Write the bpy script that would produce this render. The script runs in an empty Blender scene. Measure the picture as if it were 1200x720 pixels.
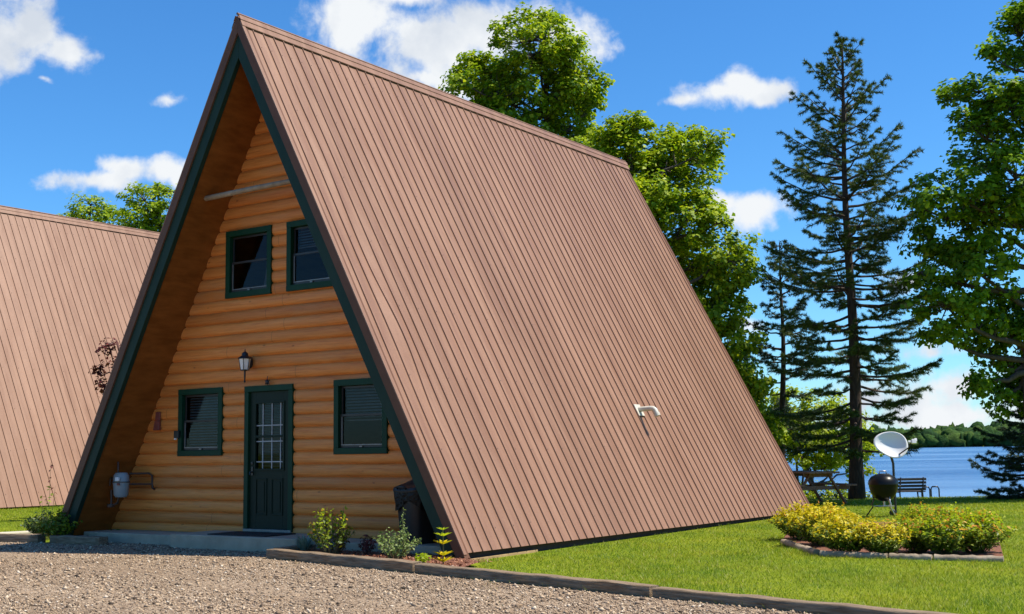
import bpy, bmesh, math, random
import numpy as np
from mathutils import Vector, Matrix, Quaternion

R = math.radians
rng = np.random.default_rng(7)
random.seed(7)
SC = bpy.context.scene
COL = SC.collection

# ------------------------------------------------------------------ camera frame
FPX, CX, CY, CZ, YAW, PITCH, ROLL = 1412.235, 12.975, -11.886, 1.24, -.601, .118, -.015
CAM = np.array([CX, CY, CZ])
FW = np.array([math.sin(YAW) * math.cos(PITCH), math.cos(YAW) * math.cos(PITCH), math.sin(PITCH)])
_r = np.array([math.cos(YAW), -math.sin(YAW), 0.0])
_u = np.cross(_r, FW)
RT = _r * math.cos(ROLL) + _u * math.sin(ROLL)
UP = -_r * math.sin(ROLL) + _u * math.cos(ROLL)


def ray(u, v):
    return FW + (u - 600) / FPX * RT - (v - 360) / FPX * UP


def at(u, v, D):
    """point seen at photo pixel (u, v), D metres in front of the camera"""
    return CAM + ray(u, v) * D


def onz(u, v, z):
    d = ray(u, v)
    return CAM + d * (z - CZ) / d[2]


def ony(u, v, y):
    d = ray(u, v)
    return CAM + d * (y - CY) / d[1]


def proj(P):
    d = np.asarray(P) - CAM
    w = d @ FW
    return 600 + FPX * (d @ RT) / w, 360 - FPX * (d @ UP) / w, w


FH = np.array([math.sin(YAW), math.cos(YAW)])
RH = np.array([math.cos(YAW), -math.sin(YAW)])


def sstep(a, b, x):
    t = np.clip((x - a) / (b - a), 0, 1)
    return t * t * (3 - 2 * t)


def ground_z(x, y):
    x = np.asarray(x, float); y = np.asarray(y, float)
    s = (x - CX) * FH[0] + (y - CY) * FH[1]
    r = (x - CX) * RH[0] + (y - CY) * RH[1]
    z = -0.11 + 0.2 * sstep(-5, -12, x) * sstep(-1.0, 1.0, y)
    s0 = 30.5 + 75 * sstep(1, -12, r)
    lake = sstep(s0, s0 + 12, s) * sstep(-520, -380, r + s * .35) * sstep(900, 700, r)
    z = z - 3.0 * lake
    far = sstep(755, 800, s)
    z = z + far * (4.5 + 6 * sstep(800, 1600, s))
    return z


# ------------------------------------------------------------------ materials
def new_mat(name):
    m = bpy.data.materials.new(name)
    m.use_nodes = True
    nt = m.node_tree
    nt.nodes.clear()
    out = nt.nodes.new('ShaderNodeOutputMaterial')
    return m, nt, out


def N(nt, typ, **kw):
    n = nt.nodes.new(typ)
    for k, v in kw.items():
        if k.startswith('_'):
            setattr(n, k[1:], v)
        else:
            n.inputs[k].default_value = v
    return n


def ramp(nt, fac, stops):
    n = nt.nodes.new('ShaderNodeValToRGB')
    cr = n.color_ramp
    while len(cr.elements) < len(stops):
        cr.elements.new(0.5)
    for e, (p, c) in zip(cr.elements, stops):
        e.position = p
        e.color = (*c, 1)
    nt.links.new(fac, n.inputs['Fac'])
    return n.outputs['Color']


def rgba(c):
    return (*c, 1)


def simple(name, c1, c2=None, scale=6, rough=.6, metallic=0, bump=0, bscale=None, stretch=(1, 1, 1), detail=6, spec=.5, coat=0):
    m, nt, out = new_mat(name)
    p = N(nt, 'ShaderNodeBsdfPrincipled', Roughness=rough, Metallic=metallic)
    p.inputs['Specular IOR Level'].default_value = spec
    p.inputs['Coat Weight'].default_value = coat
    tc = N(nt, 'ShaderNodeTexCoord')
    mp = N(nt, 'ShaderNodeMapping'); mp.inputs['Scale'].default_value = stretch
    nt.links.new(tc.outputs['Object'], mp.inputs['Vector'])
    nz = N(nt, 'ShaderNodeTexNoise', Scale=scale, Detail=detail, Roughness=.6)
    nt.links.new(mp.outputs[0], nz.inputs['Vector'])
    if c2 is None:
        c2 = tuple(min(1, x * 1.25) for x in c1)
        c1 = tuple(x * .8 for x in c1)
    nt.links.new(ramp(nt, nz.outputs['Fac'], [(.32, c1), (.68, c2)]), p.inputs['Base Color'])
    if bump:
        nb = N(nt, 'ShaderNodeTexNoise', Scale=bscale or scale * 4, Detail=5)
        nt.links.new(mp.outputs[0], nb.inputs['Vector'])
        b = N(nt, 'ShaderNodeBump', Strength=bump, Distance=.02)
        nt.links.new(nb.outputs['Fac'], b.inputs['Height'])
        nt.links.new(b.outputs[0], p.inputs['Normal'])
    nt.links.new(p.outputs[0], out.inputs['Surface'])
    return m


def leaf_mat(name, stops, trans=.35, rough=.5, tcol=None):
    """random colour per leaf, part diffuse/gloss, part translucent"""
    m, nt, out = new_mat(name)
    g = N(nt, 'ShaderNodeNewGeometry')
    col = ramp(nt, g.outputs['Random Per Island'], stops)
    if name == 'grass_blades':
        pn = N(nt, 'ShaderNodeTexNoise', Scale=.9, Detail=6, Roughness=.65); nt.links.new(g.outputs['Position'], pn.inputs['Vector'])
        pc = ramp(nt, pn.outputs['Fac'], [(.36, (.60, .80, .75)), (.5, (1, 1, 1)), (.64, (1.28, 1.1, 1.2))])
        pm = N(nt, 'ShaderNodeMix', _data_type='RGBA', _blend_type='MULTIPLY'); pm.inputs['Factor'].default_value = 1
        nt.links.new(col, pm.inputs['A']); nt.links.new(pc, pm.inputs['B']); col = pm.outputs['Result']
    p = N(nt, 'ShaderNodeBsdfPrincipled', Roughness=rough)
    p.inputs['Specular IOR Level'].default_value = .35
    nt.links.new(col, p.inputs['Base Color'])
    t = N(nt, 'ShaderNodeBsdfTranslucent')
    if tcol:
        mx = N(nt, 'ShaderNodeMix', _data_type='RGBA', _blend_type='MULTIPLY')
        mx.inputs['Factor'].default_value = 1
        nt.links.new(col, mx.inputs['A']); mx.inputs['B'].default_value = rgba(tcol)
        nt.links.new(mx.outputs['Result'], t.inputs['Color'])
    else:
        nt.links.new(col, t.inputs['Color'])
    mix = N(nt, 'ShaderNodeMixShader', Fac=trans)
    nt.links.new(p.outputs[0], mix.inputs[1]); nt.links.new(t.outputs[0], mix.inputs[2])
    nt.links.new(mix.outputs[0], out.inputs['Surface'])
    return m


def roof_mat():
    m, nt, out = new_mat('brown_roof_paint')
    p = N(nt, 'ShaderNodeBsdfPrincipled', Roughness=.42)
    p.inputs['Specular IOR Level'].default_value = .35
    tc = N(nt, 'ShaderNodeTexCoord')
    mp = N(nt, 'ShaderNodeMapping'); mp.inputs['Scale'].default_value = (.5, 3.2, .35)
    nt.links.new(tc.outputs['Object'], mp.inputs['Vector'])
    n1 = N(nt, 'ShaderNodeTexNoise', Scale=1.6, Detail=7, Roughness=.6)
    nt.links.new(mp.outputs[0], n1.inputs['Vector'])
    c = ramp(nt, n1.outputs['Fac'], [(.3, (.222, .114, .069)), (.5, (.248, .131, .081)), (.72, (.28, .152, .097))])
    n2 = N(nt, 'ShaderNodeTexNoise', Scale=55, Detail=4, Roughness=.7)
    nt.links.new(tc.outputs['Object'], n2.inputs['Vector'])
    c2 = ramp(nt, n2.outputs['Fac'], [(.3, (.86, .86, .86)), (.7, (1.1, 1.1, 1.1))])
    mx = N(nt, 'ShaderNodeMix', _data_type='RGBA', _blend_type='MULTIPLY'); mx.inputs['Factor'].default_value = 1
    nt.links.new(c, mx.inputs['A']); nt.links.new(c2, mx.inputs['B'])
    sy = N(nt, 'ShaderNodeSeparateXYZ'); nt.links.new(tc.outputs['Object'], sy.inputs[0])
    dv = N(nt, 'ShaderNodeMath', _operation='DIVIDE'); dv.inputs[1].default_value = 11.65 / 56 * 4; nt.links.new(sy.outputs['Y'], dv.inputs[0])
    fl = N(nt, 'ShaderNodeMath', _operation='FLOOR'); nt.links.new(dv.outputs[0], fl.inputs[0])
    wn = N(nt, 'ShaderNodeTexWhiteNoise', _noise_dimensions='1D'); nt.links.new(fl.outputs[0], wn.inputs['W'])
    tone = ramp(nt, wn.outputs['Value'], [(0, (.93, .925, .92)), (1, (1.05, 1.055, 1.06))])
    m3 = N(nt, 'ShaderNodeMix', _data_type='RGBA', _blend_type='MULTIPLY'); m3.inputs['Factor'].default_value = 1
    nt.links.new(mx.outputs['Result'], m3.inputs['A']); nt.links.new(tone, m3.inputs['B'])
    mp4 = N(nt, 'ShaderNodeMapping'); mp4.inputs['Scale'].default_value = (.25, 9, .2); nt.links.new(tc.outputs['Object'], mp4.inputs['Vector'])
    n4 = N(nt, 'ShaderNodeTexNoise', Scale=1.0, Detail=5, Roughness=.7); nt.links.new(mp4.outputs[0], n4.inputs['Vector'])
    st = ramp(nt, n4.outputs['Fac'], [(.33, (.9, .88, .86)), (.5, (1, 1, 1)), (.7, (1.09, 1.1, 1.1))])
    m4_ = N(nt, 'ShaderNodeMix', _data_type='RGBA', _blend_type='MULTIPLY'); m4_.inputs['Factor'].default_value = 1
    nt.links.new(m3.outputs['Result'], m4_.inputs['A']); nt.links.new(st, m4_.inputs['B'])
    nt.links.new(m4_.outputs['Result'], p.inputs['Base Color'])
    rr = ramp(nt, n1.outputs['Fac'], [(.3, (.36,) * 3), (.7, (.55,) * 3)])
    nt.links.new(rr, p.inputs['Roughness'])
    n3 = N(nt, 'ShaderNodeTexNoise', Scale=2.2, Detail=3)
    nt.links.new(tc.outputs['Object'], n3.inputs['Vector'])
    b = N(nt, 'ShaderNodeBump', Strength=.12, Distance=.05)
    nt.links.new(n3.outputs['Fac'], b.inputs['Height']); nt.links.new(b.outputs[0], p.inputs['Normal'])
    nt.links.new(p.outputs[0], out.inputs['Surface'])
    return m


def log_mat():
    m, nt, out = new_mat('stained_log_siding')
    p = N(nt, 'ShaderNodeBsdfPrincipled', Roughness=.5)
    p.inputs['Specular IOR Level'].default_value = .35
    tc = N(nt, 'ShaderNodeTexCoord')
    # each course of logs its own tone
    sx = N(nt, 'ShaderNodeSeparateXYZ'); nt.links.new(tc.outputs['Object'], sx.inputs[0])
    dv = N(nt, 'ShaderNodeMath', _operation='DIVIDE'); dv.inputs[1].default_value = LOGH
    nt.links.new(sx.outputs['Z'], dv.inputs[0])
    fl = N(nt, 'ShaderNodeMath', _operation='FLOOR'); nt.links.new(dv.outputs[0], fl.inputs[0])
    wn = N(nt, 'ShaderNodeTexWhiteNoise', _noise_dimensions='1D'); nt.links.new(fl.outputs[0], wn.inputs['W'])
    mp = N(nt, 'ShaderNodeMapping'); mp.inputs['Scale'].default_value = (.7, 6, 14)
    nt.links.new(tc.outputs['Object'], mp.inputs['Vector'])
    n1 = N(nt, 'ShaderNodeTexNoise', Scale=2.4, Detail=8, Roughness=.65, Distortion=.6)
    nt.links.new(mp.outputs[0], n1.inputs['Vector'])
    grain = ramp(nt, n1.outputs['Fac'], [(.28, (.51, .152, .028)), (.5, (.69, .236, .048)), (.75, (.79, .305, .076))])
    tone = ramp(nt, wn.outputs['Value'], [(0, (.78, .74, .72)), (.5, (.95, .95, .95)), (1, (1.1, 1.08, 1.08))])
    mx = N(nt, 'ShaderNodeMix', _data_type='RGBA', _blend_type='MULTIPLY'); mx.inputs['Factor'].default_value = 1
    nt.links.new(grain, mx.inputs['A']); nt.links.new(tone, mx.inputs['B'])
    # knots
    mk = N(nt, 'ShaderNodeMapping'); mk.inputs['Scale'].default_value = (2.2, .01, 5.2)
    nt.links.new(tc.outputs['Object'], mk.inputs['Vector'])
    vo = N(nt, 'ShaderNodeTexVoronoi', Scale=1.1, Randomness=1); nt.links.new(mk.outputs[0], vo.inputs['Vector'])
    kn = ramp(nt, vo.outputs['Distance'], [(.03, (.45, .36, .3)), (.09, (1, 1, 1))])
    m2 = N(nt, 'ShaderNodeMix', _data_type='RGBA', _blend_type='MULTIPLY'); m2.inputs['Factor'].default_value = .9
    nt.links.new(mx.outputs['Result'], m2.inputs['A']); nt.links.new(kn, m2.inputs['B'])
    # butt joints where two logs of a course meet, and grey weathering
    jx = N(nt, 'ShaderNodeMath', _operation='MULTIPLY_ADD'); nt.links.new(wn.outputs['Value'], jx.inputs[0]); jx.inputs[1].default_value = 9.0; nt.links.new(sx.outputs['X'], jx.inputs[2])
    jm = N(nt, 'ShaderNodeMath', _operation='PINGPONG'); nt.links.new(jx.outputs[0], jm.inputs[0]); jm.inputs[1].default_value = 1.9
    jr = ramp(nt, jm.outputs[0], [(0, (.25, .2, .17)), (.006, (1, 1, 1))])
    m5 = N(nt, 'ShaderNodeMix', _data_type='RGBA', _blend_type='MULTIPLY'); m5.inputs['Factor'].default_value = .8
    nt.links.new(m2.outputs['Result'], m5.inputs['A']); nt.links.new(jr, m5.inputs['B'])
    mw = N(nt, 'ShaderNodeMapping'); mw.inputs['Scale'].default_value = (.5, 1, 2.2); nt.links.new(tc.outputs['Object'], mw.inputs['Vector'])
    nw_ = N(nt, 'ShaderNodeTexNoise', Scale=2.0, Detail=6, Roughness=.65); nt.links.new(mw.outputs[0], nw_.inputs['Vector'])
    wr = ramp(nt, nw_.outputs['Fac'], [(.5, (0, 0, 0)), (.75, (.4, .4, .4))])
    m6 = N(nt, 'ShaderNodeMix', _data_type='RGBA'); nt.links.new(wr, m6.inputs['Factor'])
    nt.links.new(m5.outputs['Result'], m6.inputs['A']); m6.inputs['B'].default_value = (.46, .25, .11, 1)
    nt.links.new(m6.outputs['Result'], p.inputs['Base Color'])
    b = N(nt, 'ShaderNodeBump', Strength=.25, Distance=.01)
    nt.links.new(n1.outputs['Fac'], b.inputs['Height']); nt.links.new(b.outputs[0], p.inputs['Normal'])
    nt.links.new(p.outputs[0], out.inputs['Surface'])
    return m


def glass_mat():
    m, nt, out = new_mat('window_glass')
    t = N(nt, 'ShaderNodeBsdfTransparent'); t.inputs['Color'].default_value = (.55, .57, .57, 1)
    g = N(nt, 'ShaderNodeBsdfGlossy', Roughness=.02); g.inputs['Color'].default_value = (.9, .95, 1, 1)
    f = N(nt, 'ShaderNodeFresnel', IOR=1.5)
    mul = N(nt, 'ShaderNodeMath', _operation='MULTIPLY'); mul.inputs[1].default_value = .4
    nt.links.new(f.outputs[0], mul.inputs[0])
    mix = N(nt, 'ShaderNodeMixShader')
    nt.links.new(mul.outputs[0], mix.inputs['Fac'])
    nt.links.new(t.outputs[0], mix.inputs[1]); nt.links.new(g.outputs[0], mix.inputs[2])
    nt.links.new(mix.outputs[0], out.inputs['Surface'])
    return m


def lawn_mat():
    m, nt, out = new_mat('lawn_soil_and_grass')
    p = N(nt, 'ShaderNodeBsdfPrincipled', Roughness=.9)
    p.inputs['Specular IOR Level'].default_value = .1
    tc = N(nt, 'ShaderNodeTexCoord')
    n1 = N(nt, 'ShaderNodeTexNoise', Scale=.35, Detail=6, Roughness=.6); nt.links.new(tc.outputs['Object'], n1.inputs['Vector'])
    n2 = N(nt, 'ShaderNodeTexNoise', Scale=28, Detail=5, Roughness=.75); nt.links.new(tc.outputs['Object'], n2.inputs['Vector'])
    a = ramp(nt, n1.outputs['Fac'], [(.35, (.13, .19, .010)), (.65, (.22, .26, .014))])
    b = ramp(nt, n2.outputs['Fac'], [(.3, (.5, .5, .5)), (.7, (1.3, 1.3, 1.3))])
    mx = N(nt, 'ShaderNodeMix', _data_type='RGBA', _blend_type='MULTIPLY'); mx.inputs['Factor'].default_value = 1
    nt.links.new(a, mx.inputs['A']); nt.links.new(b, mx.inputs['B'])
    nt.links.new(mx.outputs['Result'], p.inputs['Base Color'])
    bp = N(nt, 'ShaderNodeBump', Strength=.6, Distance=.04)
    nt.links.new(n2.outputs['Fac'], bp.inputs['Height']); nt.links.new(bp.outputs[0], p.inputs['Normal'])
    nt.links.new(p.outputs[0], out.inputs['Surface'])
    return m


def gravel_mat(name='gravel_bed', island=False):
    m, nt, out = new_mat(name)
    p = N(nt, 'ShaderNodeBsdfPrincipled', Roughness=.85)
    p.inputs['Specular IOR Level'].default_value = .25
    tc = N(nt, 'ShaderNodeTexCoord')
    stops = [(0, (.05, .037, .026)), (.14, (.14, .096, .064)), (.32, (.35, .24, .148)), (.5, (.24, .18, .132)), (.7, (.45, .32, .2)), (.92, (.52, .40, .275)), (1, (.6, .51, .4))]
    if island:
        g = N(nt, 'ShaderNodeNewGeometry')
        c = ramp(nt, g.outputs['Random Per Island'], stops)
        nt.links.new(c, p.inputs['Base Color'])
    else:
        vo = N(nt, 'ShaderNodeTexVoronoi', Scale=62); nt.links.new(tc.outputs['Object'], vo.inputs['Vector'])
        sp = N(nt, 'ShaderNodeSeparateColor'); nt.links.new(vo.outputs['Color'], sp.inputs[0])
        c = ramp(nt, sp.outputs[0], stops)
        n1 = N(nt, 'ShaderNodeTexNoise', Scale=.6, Detail=5); nt.links.new(tc.outputs['Object'], n1.inputs['Vector'])
        d = ramp(nt, n1.outputs['Fac'], [(.35, (.72, .69, .66)), (.65, (1, 1, 1))])
        mx = N(nt, 'ShaderNodeMix', _data_type='RGBA', _blend_type='MULTIPLY'); mx.inputs['Factor'].default_value = 1
        nt.links.new(c, mx.inputs['A']); nt.links.new(d, mx.inputs['B'])
        nt.links.new(mx.outputs['Result'], p.inputs['Base Color'])
        b = N(nt, 'ShaderNodeBump', Strength=.8, Distance=.02); b.invert = True
        nt.links.new(vo.outputs['Distance'], b.inputs['Height']); nt.links.new(b.outputs[0], p.inputs['Normal'])
    nt.links.new(p.outputs[0], out.inputs['Surface'])
    return m


def water_mat():
    m, nt, out = new_mat('lake_water')
    p = N(nt, 'ShaderNodeBsdfPrincipled', Roughness=.25)
    p.inputs['Base Color'].default_value = (.03, .105, .26, 1)
    p.inputs['Specular IOR Level'].default_value = .28
    p.inputs['IOR'].default_value = 1.33
    tc = N(nt, 'ShaderNodeTexCoord')
    mp = N(nt, 'ShaderNodeMapping'); mp.inputs['Rotation'].default_value = (0, 0, YAW)
    nt.links.new(tc.outputs['Object'], mp.inputs['Vector'])
    mp2 = N(nt, 'ShaderNodeMapping'); mp2.inputs['Scale'].default_value = (.55, 1, 1)
    nt.links.new(mp.outputs[0], mp2.inputs['Vector'])
    n1 = N(nt, 'ShaderNodeTexNoise', Scale=1.1, Detail=6, Roughness=.6); nt.links.new(mp2.outputs[0], n1.inputs['Vector'])
    mp3 = N(nt, 'ShaderNodeMapping'); mp3.inputs['Scale'].default_value = (.004, .045, 1)
    nt.links.new(mp.outputs[0], mp3.inputs['Vector'])
    n2 = N(nt, 'ShaderNodeTexNoise', Scale=1, Detail=4, Roughness=.55); nt.links.new(mp3.outputs[0], n2.inputs['Vector'])
    # wind lanes: calmer and rougher water
    lane = N(nt, 'ShaderNodeMapRange'); lane.inputs['From Min'].default_value = .35; lane.inputs['From Max'].default_value = .65
    lane.inputs['To Min'].default_value = .35; lane.inputs['To Max'].default_value = 1.0
    nt.links.new(n2.outputs['Fac'], lane.inputs['Value'])
    b = N(nt, 'ShaderNodeBump', Distance=.35)
    nt.links.new(lane.outputs[0], b.inputs['Strength'])
    sp = N(nt, 'ShaderNodeMapRange'); sp.inputs['From Min'].default_value = .36; sp.inputs['From Max'].default_value = .62; sp.inputs['To Min'].default_value = .7; sp.inputs['To Max'].default_value = .12
    wc = ramp(nt, n2.outputs['Fac'], [(.36, (.11, .20, .34)), (.56, (.022, .075, .2))]); nt.links.new(wc, p.inputs['Base Color'])  # pale sky reflection of the calm lanes is put into the base colour
    nt.links.new(n2.outputs['Fac'], sp.inputs['Value']); nt.links.new(sp.outputs[0], p.inputs['Specular IOR Level'])
    nt.links.new(n1.outputs['Fac'], b.inputs['Height']); nt.links.new(b.outputs[0], p.inputs['Normal'])
    nt.links.new(p.outputs[0], out.inputs['Surface'])
    return m


LOGH = .18
MT = {
    'roof': roof_mat(), 'log': log_mat(), 'glass': glass_mat(), 'lawn': lawn_mat(), 'gravel': gravel_mat(),
    'stone': gravel_mat('loose_gravel_stones', True), 'water': water_mat(),
    'rake': simple('dark_brown_rake_metal', (.10, .045, .024), (.14, .064, .036), 3, .5, spec=.2),
    'screw': simple('roof_screw', (.1, .055, .04), rough=.5),
    'green': simple('dark_green_paint', (.009, .028, .018), (.013, .037, .024), 5, .55, stretch=(1, 1, .3), spec=.2),
    'green_trim': simple('green_window_trim', (.003, .034, .015), (.005, .044, .02), 5, .5, spec=.2),
    'door': simple('door_green', (.006, .017, .009), (.008, .021, .012), 4, .5, spec=.2),
    'soffit': simple('stained_soffit_boards', (.18, .056, .009), (.28, .095, .018), 3, .6, spec=.15, stretch=(6, .8, .8)),
    'bronze': simple('dark_bronze_sash', (.02, .016, .014), rough=.4),
    'alu': simple('aluminium_track', (.2, .19, .18), rough=.4, metallic=.5),
    'blind': simple('white_blind', (.15, .15, .145), rough=.7),
    'white': simple('white_paint', (.72, .72, .7), (.8, .8, .78), 8, .4),
    'grille': simple('off_white_grille', (.34, .34, .33), rough=.5),
    'pvc': simple('cream_plastic_pipe', (.5, .46, .38), (.6, .56, .47), 8, .35),
    'dish': simple('grey_white_dish', (.72, .72, .72), (.78, .78, .78), 3, .45),
    'dishtxt': simple('pale_lettering', (.85, .85, .85), rough=.5),
    'blackmetal': simple('black_metal', (.012, .012, .013), rough=.35),
    'enamel': simple('black_enamel', (.006, .006, .006), rough=.32, spec=.2),
    'steel': simple('bare_steel', (.5, .47, .42), rough=.35, metallic=.85),
    'lampglass': simple('frosted_lamp_glass', (.8, .78, .74), rough=.25),
    'weathered': simple('weathered_grey_wood', (.11, .068, .036), (.30, .215, .135), 5, .9, bump=.8, bscale=9, stretch=(.8, 9, 9)),
    'pole': simple('grey_weathered_pole', (.2, .145, .09), (.34, .27, .19), 7, .8, bump=.4),
    'concrete': simple('porch_concrete', (.31, .25, .175), (.42, .345, .25), 4, .85, bump=.4, bscale=40),
    'mat': simple('black_rubber_mat', (.012, .012, .013), rough=.8, bump=.5, bscale=80),
    'mulch': simple('red_bark_mulch', (.10, .035, .018), (.24, .09, .045), 26, .9, bump=1, bscale=40),
    'tan': simple('tan_foundation_board', (.30, .19, .085), (.42, .28, .13), 5, .8),
    'skirt': simple('dark_brown_skirt', (.05, .026, .018), rough=.8),
    'meter': simple('grey_blue_meter', (.21, .245, .25), (.26, .29, .30), 6, .45),
    'pipe': simple('iron_pipe', (.08, .045, .032), rough=.5, metallic=.3),
    'red': simple('dark_red_ornament', (.17, .04, .03), (.24, .06, .045), 10, .6),
    'bin': simple('dark_grey_bin_plastic', (.014, .016, .015), (.019, .021, .02), 6, .5),
    'bag': simple('black_plastic_bag', (.005, .005, .005), spec=.25, rough=.38, bump=1, bscale=22),
    'tablewood': simple('brown_table_wood', (.15, .065, .035), (.26, .13, .075), 5, .75, bump=.3, stretch=(1, 8, 8)),
    'dockwood': simple('dark_dock_wood', (.07, .06, .05), (.13, .115, .1), 5, .85, bump=.4),
    'benchwood': simple('dark_bench_slats', (.03, .022, .018), (.05, .037, .03), 6, .7),
    'bark': simple('maple_bark', (.045, .035, .027), (.1, .08, .062), 5, .95, bump=1, bscale=10, stretch=(4, 4, .8)),
    'pinebark': simple('pine_bark', (.03, .019, .014), (.075, .05, .036), 6, .95, bump=1, bscale=12, stretch=(4, 4, .8)),
    'stem': simple('green_stem', (.08, .08, .03), rough=.8),
    'redstem': simple('red_brown_twig', (.08, .03, .025), rough=.8),
    'rock': simple('shore_rock', (.18, .17, .165), (.32, .31, .3), 4, .85, bump=.6),
    'sand': simple('pale_kerb_concrete', (.42, .38, .28), (.52, .47, .36), 5, .9, bump=.3),
    'maple': leaf_mat('maple_leaves', [(0, (.11, .21, .005)), (.4, (.23, .35, .007)), (.75, (.37, .46, .009)), (1, (.46, .52, .012))], .48),
    'mapledark': leaf_mat('dark_maple_leaves', [(0, (.085, .175, .006)), (.5, (.17, .31, .008)), (.9, (.29, .44, .010)), (1, (.42, .5, .012))], .5),
    'limeleaf': leaf_mat('lime_leaves', [(0, (.2, .3, .008)), (.5, (.34, .44, .010)), (1, (.48, .54, .012))], .58),
    'needle': leaf_mat('pine_needles', [(0, (.034, .066, .010)), (.6, (.068, .118, .014)), (1, (.14, .18, .02))], .25),
    'sprucen': leaf_mat('spruce_needles', [(0, (.016, .04, .018)), (.6, (.03, .068, .024)), (1, (.06, .1, .028))], .15),
    'grass': leaf_mat('grass_blades', [(0, (.13, .205, .008)), (.45, (.22, .30, .010)), (.8, (.30, .35, .014)), (.96, (.42, .42, .07)), (1, (.45, .4, .15))], .5),
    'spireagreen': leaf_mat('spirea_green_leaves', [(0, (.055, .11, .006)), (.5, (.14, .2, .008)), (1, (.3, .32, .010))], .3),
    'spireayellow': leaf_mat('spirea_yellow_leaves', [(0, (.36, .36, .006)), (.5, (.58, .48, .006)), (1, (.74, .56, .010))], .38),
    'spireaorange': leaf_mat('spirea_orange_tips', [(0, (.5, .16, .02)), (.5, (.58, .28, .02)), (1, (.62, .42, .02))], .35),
    'paleleaf': leaf_mat('pale_green_leaves', [(0, (.12, .2, .04)), (.5, (.22, .3, .07)), (1, (.34, .4, .14))], .35),
    'blueleaf': leaf_mat('blue_green_blades', [(0, (.10, .2, .15)), (1, (.25, .38, .3))], .25),
    'redleaf': leaf_mat('dark_red_leaves', [(0, (.06, .014, .014)), (.6, (.13, .028, .024)), (1, (.22, .06, .04))], .3),
    'darkleaf': leaf_mat('dark_shrub_leaves', [(0, (.012, .035, .008)), (.6, (.03, .065, .012)), (1, (.06, .1, .02))], .25),
    'farwood': None,
}


def farwood_mat():
    m, nt, out = new_mat('far_wood_foliage')
    p = N(nt, 'ShaderNodeBsdfPrincipled', Roughness=.9); p.inputs['Specular IOR Level'].default_value = .1
    g = N(nt, 'ShaderNodeNewGeometry')
    c = ramp(nt, g.outputs['Random Per Island'], [(0, (.018, .05, .014)), (.5, (.032, .078, .016)), (1, (.06, .105, .02))])
    tc = N(nt, 'ShaderNodeTexCoord')
    n = N(nt, 'ShaderNodeTexNoise', Scale=.5, Detail=5, Roughness=.7); nt.links.new(tc.outputs['Object'], n.inputs['Vector'])
    d = ramp(nt, n.outputs['Fac'], [(.35, (.55, .55, .55)), (.65, (1.25, 1.25, 1.25))])
    mx = N(nt, 'ShaderNodeMix', _data_type='RGBA', _blend_type='MULTIPLY'); mx.inputs['Factor'].default_value = 1
    nt.links.new(c, mx.inputs['A']); nt.links.new(d, mx.inputs['B'])
    nt.links.new(mx.outputs['Result'], p.inputs['Base Color'])
    b = N(nt, 'ShaderNodeBump', Strength=1, Distance=1.5)
    nt.links.new(n.outputs['Fac'], b.inputs['Height']); nt.links.new(b.outputs[0], p.inputs['Normal'])
    nt.links.new(p.outputs[0], out.inputs['Surface'])
    return m


MT['farwood'] = farwood_mat()


# ------------------------------------------------------------------ mesh helpers
def link(o, parent=None):
    COL.objects.link(o)
    if parent is not None:
        o.parent = parent
    return o


def tag(o, label=None, cat=None, group=None, kind=None):
    for k, v in (('label', label), ('category', cat), ('group', group), ('kind', kind)):
        if v:
            o[k] = v
    return o


def empty(name, loc=(0, 0, 0), rz=0):
    o = bpy.data.objects.new(name, None)
    o.empty_display_size = .2
    o.location = [float(c) for c in loc]
    o.rotation_euler = (0, 0, rz)
    return link(o)


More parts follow.
